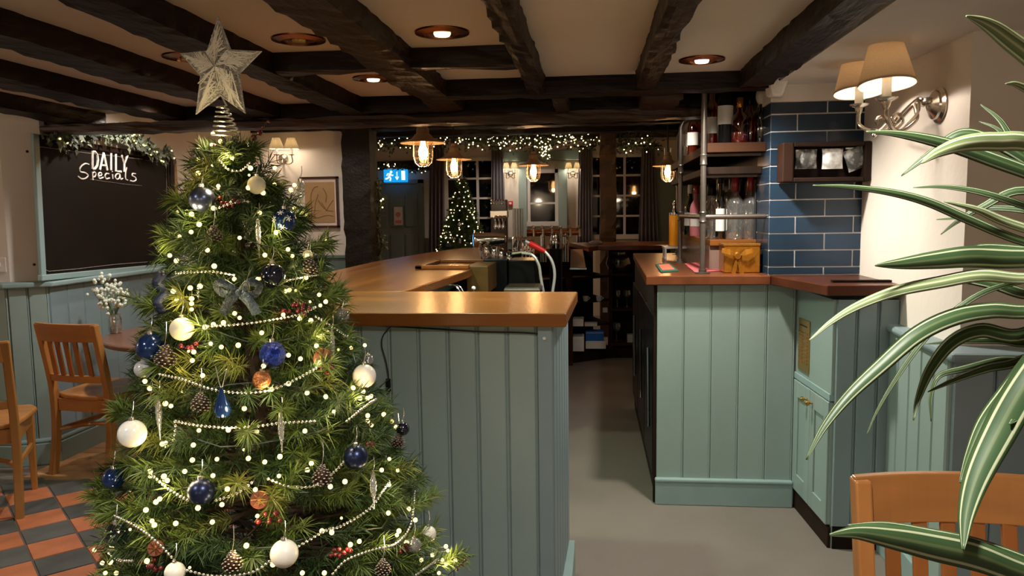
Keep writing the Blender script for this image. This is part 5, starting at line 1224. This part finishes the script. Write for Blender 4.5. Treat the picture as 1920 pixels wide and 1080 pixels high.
def cone(label, px, py, rp, k=1.03):
    p = on_tree(px, py, k); d = (p-Vector((0, 0, EYE))).dot(FWD); r = rp*d/F; t = thing('pine_cone', label, 'pine cone', p, 'pine cones on the tree')
    MB().lathe([(.0, -r), (r*.5, -r*.8), (r*.68, -r*.2), (r*.5, r*.5), (r*.2, r*1.0), (0, r*1.1)], p, 14).build('core', 'cone_brown', t, smooth=True)
    s1 = MB(); s2 = MB()
    for i in range(72):
        h = i/72; z = -r*.95+h*r*1.9; a = i*2.39996; rr = r*(.45+.62*math.sin(PI*min(1, h*1.0+.12)))*(1-.45*h); c = p+Vector((math.cos(a)*rr*.6, math.sin(a)*rr*.6, z)); tp = p+Vector((math.cos(a)*rr*1.05, math.sin(a)*rr*1.05, z+r*.10)); tg = Vector((-math.sin(a), math.cos(a), 0))*r*.17
        s1.add([c-tg, c+tg, tp+tg, tp-tg, c-tg+Vector((0,0,r*.05)), c+tg+Vector((0,0,r*.05)), tp+tg+Vector((0,0,r*.07)), tp-tg+Vector((0,0,r*.07))], [(3,2,1,0),(4,5,6,7),(0,1,5,4),(1,2,6,5),(2,3,7,6),(3,0,4,7)])
        s2.ball(tp+Vector((0, 0, r*.03)), r*.085, 6, 4, (1.4, 1.4, .7))
    stuff(s1.build('scale', 'cone_brown', t)); stuff(s2.build('tip', 'cone_tip', t)); hanger(t, p+Vector((0, 0, r)), .05)
cone('pine cone below the steel blue satin bauble', 401, 440, 16); cone('pine cone touching the royal blue bauble by the pub table', 310, 668, 20); cone('pine cone on the right below the snowflake bauble', 580, 500, 17); cone('pine cone left of the blue glass drop', 376, 755, 18)
cone('pine cone left of the matt navy bauble, under a bead swag', 604, 892, 19); cone('silvery pine cone low at the front, left of largest white bauble', 436, 1053, 19); cone('small pine cone under the navy bauble at the bar side', 746, 826, 13); cone('small pine cone at the bottom right near the last bead swag', 718, 1064, 15)
def icicle(label, px, py0, py1, rp, m='icicle'):
    a = on_tree(px, py0, 1.06); d = (a-Vector((0, 0, EYE))).dot(FWD); L_ = (py1-py0)*d/F; r = rp*d/F; t = thing('icicle_ornament', label, 'ornament', a, 'twisted icicles')
    b_ = a-Vector((0, 0, L_)); pr = []
    for i in range(26):
        u = i/25; pr.append((r*(.35+.65*math.sin(PI*min(1, u*1.15+.08)))*(1-.35*u)*(1+.12*math.sin(u*44)), L_*(1-u)))
    MB().lathe(list(reversed(pr)), b_, 12).build('drop', m, t, smooth=True); MB().lathe([(r*.5, 0), (r*.5, .006), (r*.2, .008)], a, 8).build('cap', 'bead', t); hanger(t, a+Vector((0, 0, .007)))
icicle('clear twisted icicle beside the snowflake bauble', 483, 412, 484, 6); icicle('clear twisted icicle right of the orange slice', 622, 622, 688, 6); icicle('clear twisted icicle left of the tree above the pearly bauble', 296, 748, 826, 7); icicle('clear twisted icicle at the centre below the long bead swag', 526, 780, 850, 7); icicle('clear twisted icicle right of the matt navy bauble, hanging low', 699, 890, 956, 7)
icicle('clear drop ornament near the framed sketch, upper right of tree', 563, 340, 385, 9); icicle('grey glass drop behind the left icicle', 282, 750, 785, 9, 'clear_blue')
a = on_tree(415, 732, 1.06); t = thing('glass_drop', 'deep blue teardrop glass ornament hanging by a silver loop', 'ornament', a)
MB().lathe([(.0, -.058), (.014, -.054), (.0185, -.042), (.014, -.026), (.007, -.008), (.003, .006)], a, 18).build('drop', 'bauble_blue', t, smooth=True); MB().tube(spl([a+Vector((-.012, .004, .05)), a+Vector((0, 0, .006)), a+Vector((.012, .004, .045))], 5), .0010, 5).build('loop', 'silver_wire', t)
# glitter bow and dark ribbon
c = on_tree(449, 545, 1.08); d = (c-Vector((0, 0, EYE))).dot(FWD); pxm = d/F
def bw(x, y, o=0.0): return c+RGT*((x-449)*pxm)+Vector((0, 0, -(y-545)*pxm))-FWD*o
bow = thing('glitter_bow', 'grey blue glitter bow tied at the front of the tree', 'bow', c)
def ribbon(name, pl, wd, m, par, n=6):
    P = spl(pl, n); vs = []; fs = []
    for i, p in enumerate(P):
        tn = (P[min(i+1, len(P)-1)]-P[max(i-1, 0)]).normalized(); sd = tn.cross(FWD).normalized(); w_ = wd*(1 if not callable(wd) else 1)
        vs += [p-sd*w_, p+sd*w_]
    for i in range(len(P)-1): fs.append((2*i, 2*i+1, 2*i+3, 2*i+2))
    o = MB().add(vs, fs).build(name, m, par, smooth=True); s_ = o.modifiers.new('t', 'SOLIDIFY'); s_.thickness = .0018; return o
ribbon('loop', [bw(447, 548), bw(425, 530, .018), bw(411, 534, .012), bw(420, 550, .004), bw(445, 550, .002)], 7*pxm, 'bow_grey', bow)
ribbon('loop', [bw(451, 548), bw(473, 530, .018), bw(490, 536, .012), bw(478, 552, .004), bw(452, 550, .002)], 7*pxm, 'bow_grey', bow)
ribbon('tail', [bw(446, 550, .006), bw(430, 568, .010), bw(419, 590, .006)], 9*pxm, 'bow_grey', bow); ribbon('tail', [bw(453, 550, .006), bw(470, 566, .010), bw(482, 590, .006)], 9*pxm, 'bow_grey', bow)
MB().ball(bw(449, 549, .008), 6*pxm, 12, 8, (1, .8, 1.1)).build('knot', 'bow_grey', bow, smooth=True)
c = on_tree(304, 545, 1.05); rb = thing('dark_ribbon', 'dark navy ribbon hanging at the left edge over the dado', 'ribbon', c); zz = lambda x, y: c+RGT*((x-304)*pxm)+Vector((0, 0, -(y-545)*pxm))
ribbon('ribbon', [zz(308, 512), zz(299, 530)-FWD*.012, zz(307, 548)+FWD*.006, zz(298, 568)-FWD*.010, zz(304, 588)], 9*pxm, 'ribbon_navy', rb)
MB().ball(zz(308, 512), 5*pxm, 10, 8).build('knot', 'ribbon_navy', rb, smooth=True)
# red berry picks
def berries(label, px, py, n, spread, k=1.0, m='berry', s_=1.0):
    p = on_tree(px, py, k); t = thing('berry_pick', label, 'berries', p, 'red berry picks'); stm = MB()
    for i in range(n):
        q = p+Vector((R5.uniform(-1, 1)*spread*1.5, R5.uniform(-.6, .3)*spread, R5.uniform(-1, 1)*spread*.7)); MB().ball(q, R5.uniform(.0045, .0062)*s_, 10, 7).build('berry', m, t, smooth=True); stm.tube([p+Vector((0, .02, -.02)), q], .0009, 4)
    stm.build('stem', 'bark', t)
for l, px, py, n, sp_ in (('red berries beneath the wire spring at the tree top', 415, 278, 7, .014), ('red berries between satin bauble and small cream bauble', 432, 378, 9, .018), ('red berries at the right end of the middle bead swag', 552, 578, 12, .022), ('red berries below the dried orange slice', 608, 692, 7, .014), ('red berries on top of the matt navy bauble', 684, 832, 7, .012), ('red berries low on the left near the bottom edge', 286, 1060, 9, .018), ('red berries right of the dark orange slice', 508, 968, 8, .016), ('red berries near the pub table edge, below cream bauble', 355, 648, 6, .014), ('red berries by the purple clear bauble, lower right', 752, 1025, 8, .014), ('red berries in the lower middle right of the largest white bauble', 640, 1035, 8, .016)):
    berries(l, px, py, n, sp_)
bt_ = thing('berry_twig', 'twig of dark red balls sticking out beside the tree top', 'berries', on_tree(470, 270, 1.0)); P = [at(x, y, y=TY) for x, y in ((462, 285), (475, 262), (488, 245), (503, 225))]
MB().tube(spl(P, 5), .0012, 5).build('twig', 'bark', bt_)
for x, y, r in ((476, 258, .0075), (487, 249, .0065), (493, 238, .004), (504, 228, .0035)): MB().ball(at(x, y, y=TY), r, 12, 8).build('berry', 'berry', bt_, smooth=True)
bt2 = thing('berry_twig', 'thin dark twig with red tips at the bottom right of the tree', 'berries', on_tree(850, 1065, 1.0)); P = [at(x, y, y=TY) for x, y in ((840, 1078), (860, 1062), (873, 1050))]
MB().tube(spl(P, 5), .0012, 5).build('twig', 'bark', bt2)
for x, y in ((873, 1050), (866, 1058), (858, 1068)): MB().ball(at(x, y, y=TY), .0032, 10, 7).build('berry', 'berry', bt2, smooth=True)

# ================================================================== FAR TREE, GARLANDS
YF = 9.55
fa, fb = at(870, 335, y=YF), at(868, 478, y=YF)
ftree = thing('christmas_tree', 'small lit Christmas tree in front of the far left window', 'Christmas tree', (fb.x, YF, 0)); fo = tuple(ftree.location)
MB().tube([Vector((fb.x, YF, 0)), Vector((fb.x, YF, fa.z))], .02, 8).build('trunk', 'bark', ftree)
Rf = .33; brs = []; zb = fb.z-.1
fls = thing('light_string', 'dense string of white fairy lights on the far small tree', 'fairy lights', (fb.x, YF, zb)); fbm = MB().ball((0, 0, 0), .0095, 8, 5).mesh('bulb', 'fairy_far', smooth=True)
for i in range(420):
    t = R5.random()**.6; z = fa.z-(fa.z-zb)*t; a = R5.uniform(0, 2*PI); r = .03+Rf*t*R5.uniform(.75, 1.1); d = Vector((math.cos(a), math.sin(a), 0)); tip = Vector((fb.x, YF, z))+d*r+Vector((0, 0, .02)); brs.append((tuple(tip-d*min(r*.8, .14)-Vector((0, 0, .03))), tuple(tip)))
foliage('needles', 'pine_dark', ftree, brs, 45, .055, .006, fo)
for i in range(150):
    t = R5.random()**.6; z = fa.z-(fa.z-zb)*t; a = R5.uniform(PI*.9, 2.1*PI); r = .02+(.02+Rf*t)*R5.uniform(.85, 1.08); inst(fbm, 'bulb', fls, (fb.x+math.cos(a)*r, YF+math.sin(a)*r, z), scale=[R5.uniform(.6, 1.0)]*3)
P = []
for i in range(160):
    t = i/159; z = fa.z-.03-(fa.z-zb-.03)*t; a = t*2*PI*9; r = .02+Rf*t; P.append((fb.x+math.cos(a)*r, YF+math.sin(a)*r, z))
MB().tube(P, .003, 4).build('wire', 'wire_green', fls)
ct2 = MB()
for i in range(10):
    t = .35+.6*R5.random(); z = fa.z-(fa.z-zb)*t; a = R5.uniform(PI, 2*PI); r = Rf*t; MB().ball((fb.x+math.cos(a)*r, YF+math.sin(a)*r, z), .028, 10, 8).build('bauble', 'bead' if i % 2 else 'bauble_steel', ftree, smooth=True)

def garland(label, path, y, n, dense, thick=.05, lights=None, leafm='ivy_dark'):
    """path: photo points along the beam; leaves and small lights hung around it"""
    P = spl([at(px, py, y=y) for px, py in path], 12); t = thing('lit_garland', label, 'garland', P[len(P)//2]); mb = MB(); mb.tube(P, .008, 5); mb.build('vine', 'wire_green', t); lf = MB()
    for i in range(dense):
        c = R5.choice(P)+Vector((R5.gauss(0, thick*.7), R5.gauss(0, thick*.5), R5.gauss(0, thick))); d = Vector((R5.gauss(0, 1), R5.gauss(0, 1), R5.gauss(-.2, 1))).normalized(); s_ = d.orthogonal().normalized(); L_ = R5.uniform(.03, .06)
        lf.add([c, c+d*L_*.5+s_*L_*.25, c+d*L_, c+d*L_*.5-s_*L_*.25], [(0, 1, 2, 3)])
    stuff(lf.build('leaves', leafm, t))
    lt = thing('light_string', label.replace('garland', 'lights in the garland')[:90], 'fairy lights', P[0]); MB().tube([p+Vector((0, -.03, 0)) for p in P], .003, 4).build('wire', 'wire_green', lt)
    for i in range(n):
        c = R5.choice(P)+Vector((R5.gauss(0, .04), -.05+R5.gauss(0, .02), R5.gauss(-.01, thick*1.0))); inst(fbm, 'bulb', lt, c, scale=[R5.uniform(.55, 1.0)]*3)
    return t
garland('long dark green garland strung along the far beam left of the post', [(702, 270), (760, 266), (830, 265), (900, 262), (960, 266), (1010, 262), (1060, 260), (1118, 268)], 8.95, 150, 1300, .05)
garland('round cluster of garland above the middle far window', [(1008, 262), (1018, 272), (1026, 285), (1018, 292)], 8.85, 42, 220, .05)
garland('short garland above the far right window, beside the post', [(1160, 272), (1190, 268), (1232, 270)], 8.95, 14, 350, .05)
garland('thin string of garland along the beam over the far door', [(705, 312), (740, 312), (775, 318), (806, 316)], 10.33, 14, 120, .025)
garland('dark garland trailing down the side of the black timber post', [(706, 340), (712, 380), (708, 420), (716, 455), (710, 480)], 7.1, 3, 160, .03)
# ivy along the top of the blackboard
Pv = spl([at(px, py, x=-3.10) for px, py in ((95, 256), (130, 262), (165, 252), (200, 248), (235, 256), (262, 272), (290, 292), (312, 287))], 12)
iv = thing('ivy_garland', 'frosted ivy garland draped over the top of the blackboard', 'garland', Pv[40]); MB().tube(Pv, .006, 6).build('vine', 'stem_green', iv); la, lb_ = MB(), MB()
for i in range(520):
    c = R5.choice(Pv)+Vector((R5.uniform(0, .05), R5.gauss(0, .03), R5.gauss(.0, .022))); d = Vector((R5.gauss(.3, .6), R5.gauss(0, 1), R5.gauss(-.2, 1))).normalized(); s_ = d.cross(Vector((1, 0, 0))).normalized(); L_ = R5.uniform(.030, .058)
    (la if i % 3 else lb_).add([c, c+d*L_*.35+s_*L_*.42, c+d*L_*.6+s_*L_*.2, c+d*L_, c+d*L_*.6-s_*L_*.2, c+d*L_*.35-s_*L_*.42], [(0, 1, 2, 3, 4, 5)])
stuff(la.build('leaves', 'ivy', iv)); stuff(lb_.build('leaves', 'ivy_dark', iv))
il = thing('light_string', 'small fairy lights in the ivy over the blackboard', 'fairy lights', Pv[0]); MB().tube([p+Vector((.03, 0, .02)) for p in Pv], .002, 4).build('wire', 'wire_green', il)
ibm = MB().ball((0, 0, 0), .006, 8, 5).mesh('bulb', 'fairy', smooth=True)
for i in range(26): inst(ibm, 'bulb', il, R5.choice(Pv)+Vector((.045, R5.gauss(0, .03), R5.gauss(.0, .02))))

# ================================================================== STRIPED-LEAF PLANT AT THE RIGHT
PC = Vector((.60, .87, 0))
plant = thing('striped_plant', 'tall pot plant with long green leaves striped cream at the right edge', 'plant', PC)
MB().lathe([(.11, 0), (.15, .24), (.158, .25), (.158, .28), (.145, .28), (.14, .25)], PC, 28).build('pot', 'terracotta', plant, smooth=True); MB().lathe([(.0, .245), (.141, .245)], PC, 24, cap=False).build('soil', 'soil', plant)
MB().tube([PC+Vector((0, 0, .2)), PC+Vector((.01, .01, .8)), PC+Vector((0, 0, 1.50))], [.022, .018, .014], 10).build('stem', 'bark', plant, smooth=True)
def leaf(pts, hw, y0, y1, roll=.35, lm='variegated_leaf'):
    """pts from the tip towards the stem (photo points), depth running from y0 at the tip to y1"""
    n = len(pts); C_ = [at(px, py, y=y0+(y1-y0)*i/(n-1)) for i, (px, py) in enumerate(pts)]; P = spl(C_, 7); N_ = len(P); acc = [0]
    for a, b in zip(P, P[1:]): acc.append(acc[-1]+(b-a).length)
    vs = []; fs = []; uv = []; K = 6
    for i, p in enumerate(P):
        t = acc[i]/acc[-1]; w_ = hw*(math.sin(min(1, t*1.7+.02)*PI/2)**.8)*(1-.25*max(0, t-.6)/.4)
        tn = (P[min(i+1, N_-1)]-P[max(i-1, 0)]).normalized(); view = (p-Vector((0, 0, EYE))).normalized(); sd = tn.cross(view).normalized(); nr = sd.cross(tn).normalized()
        sd = (sd*math.cos(roll)+nr*math.sin(roll)).normalized(); nr = sd.cross(tn).normalized()
        for k in range(K+1):
            u = k/K*2-1; vs.append(p+sd*(u*w_)+nr*(abs(u)**1.6*w_*.35)); uv.append((k/K, t))
    for i in range(N_-1):
        for k in range(K): a = i*(K+1)+k; fs.append((a, a+1, a+K+2, a+K+1))
    o = MB().add(vs, fs).build('leaf', lm, plant, smooth=True); me = o.data; L = me.uv_layers.new(name='uv')
    for lp in me.loops: L.data[lp.index].uv = uv[lp.vertex_index]
    s_ = o.modifiers.new('t', 'SOLIDIFY'); s_.thickness = .0012; s_.offset = 0
for pts, hw, y0, y1, rl in (
  ([(1812,30),(1850,45),(1890,72),(1960,130),(2040,230)], 20, 1.0, 1.15, .3), ([(1885,157),(1910,160),(1960,190),(2030,260)], 9, 1.1, 1.2, .3), ([(1838,196),(1875,225),(1915,280),(2000,340)], 8, 1.25, 1.2, .5), ([(1836,228),(1875,245),(1930,300),(2010,360)], 7, 1.25, 1.2, .5),
  ([(1624,247),(1680,250),(1740,260),(1800,276),(1870,300),(1950,330),(2060,380)], 17, 1.12, 1.18, .5), ([(1728,306),(1760,285),(1810,268),(1870,264),(1940,270),(2050,330)], 21, 0.98, 1.15, .3), ([(1690,330),(1740,290),(1800,250),(1860,262),(1930,300),(2030,380)], 15, 1.22, 1.2, .6),
  ([(1524,348),(1590,350),(1670,360),(1740,378),(1820,412),(1920,452),(2050,480)], 11, 1.05, 1.18, .5), ([(1712,352),(1770,350),(1840,360),(1920,385),(2050,430)], 8, 1.2, 1.18, .5), ([(1764,440),(1795,415),(1840,388),(1920,356),(2040,400)], 10, 1.22, 1.2, .5), ([(1756,412),(1800,407),(1850,390),(1930,395),(2040,420)], 7, 1.3, 1.2, .5), ([(1770,378),(1830,392),(1900,420),(2040,460)], 11, 1.1, 1.18, .5),
  ([(1641,498),(1690,494),(1750,487),(1820,480),(1900,482),(2050,480)], 24, 1.05, 1.16, .2), ([(1790,476),(1840,464),(1920,470),(2050,480)], 13, 1.15, 1.18, .4),
  ([(1518,638),(1560,602),(1610,572),(1680,545),(1760,528),(1840,515),(1930,520),(2050,500)], 15, 1.0, 1.16, .45), ([(1700,540),(1780,520),(1860,530),(1940,550),(2050,520)], 14, 1.2, 1.18, .6),
  ([(1512,862),(1545,800),(1590,742),(1650,685),(1720,625),(1790,592),(1860,580),(1940,580),(2050,540)], 20, 0.98, 1.15, .4), ([(1625,816),(1645,770),(1680,710),(1730,640),(1780,590),(1850,545),(1950,520),(2050,500)], 6.5, 1.1, 1.17, .4),
  ([(1713,788),(1722,745),(1745,690),(1785,640),(1840,618),(1920,625),(2050,560)], 17, 1.05, 1.16, .4), ([(1746,790),(1745,745),(1760,705),(1810,690),(1870,675),(1940,665),(2050,580)], 9, 1.12, 1.17, .5), ([(1740,735),(1790,712),(1850,690),(1920,672),(2050,600)], 11, 1.08, 1.16, .5), ([(1735,645),(1800,640),(1870,638),(1940,640),(2050,580)], 8, 1.12, 1.17, .5),
  ([(1806,1030),(1812,960),(1832,890),(1870,810),(1915,730),(1990,620),(2060,540)], 36, .86, 1.14, .25), ([(1800,905),(1818,850),(1845,790),(1890,730),(1960,640),(2050,540)], 22, .98, 1.15, .5), ([(1893,795),(1930,760),(1990,680),(2050,560)], 20, 1.0, 1.15, .3),
  ([(1556,1003),(1610,998),(1680,1008),(1750,1022),(1830,1040),(1910,1070),(2000,1100)], 34, .82, .92, .2), ([(1590,985),(1660,985),(1740,1000),(1830,1020),(1920,1050),(2010,1090)], 20, .86, .95, .6)):
    y0 *= .75; y1 *= .75; leaf(pts, hw*.85*(y0+y1)/2/F, y0, y1, rl, 'pale_leaf' if pts[0] in ((1812,30), (1728,306), (1518,638), (1770,378), (1885,157)) else 'variegated_leaf')
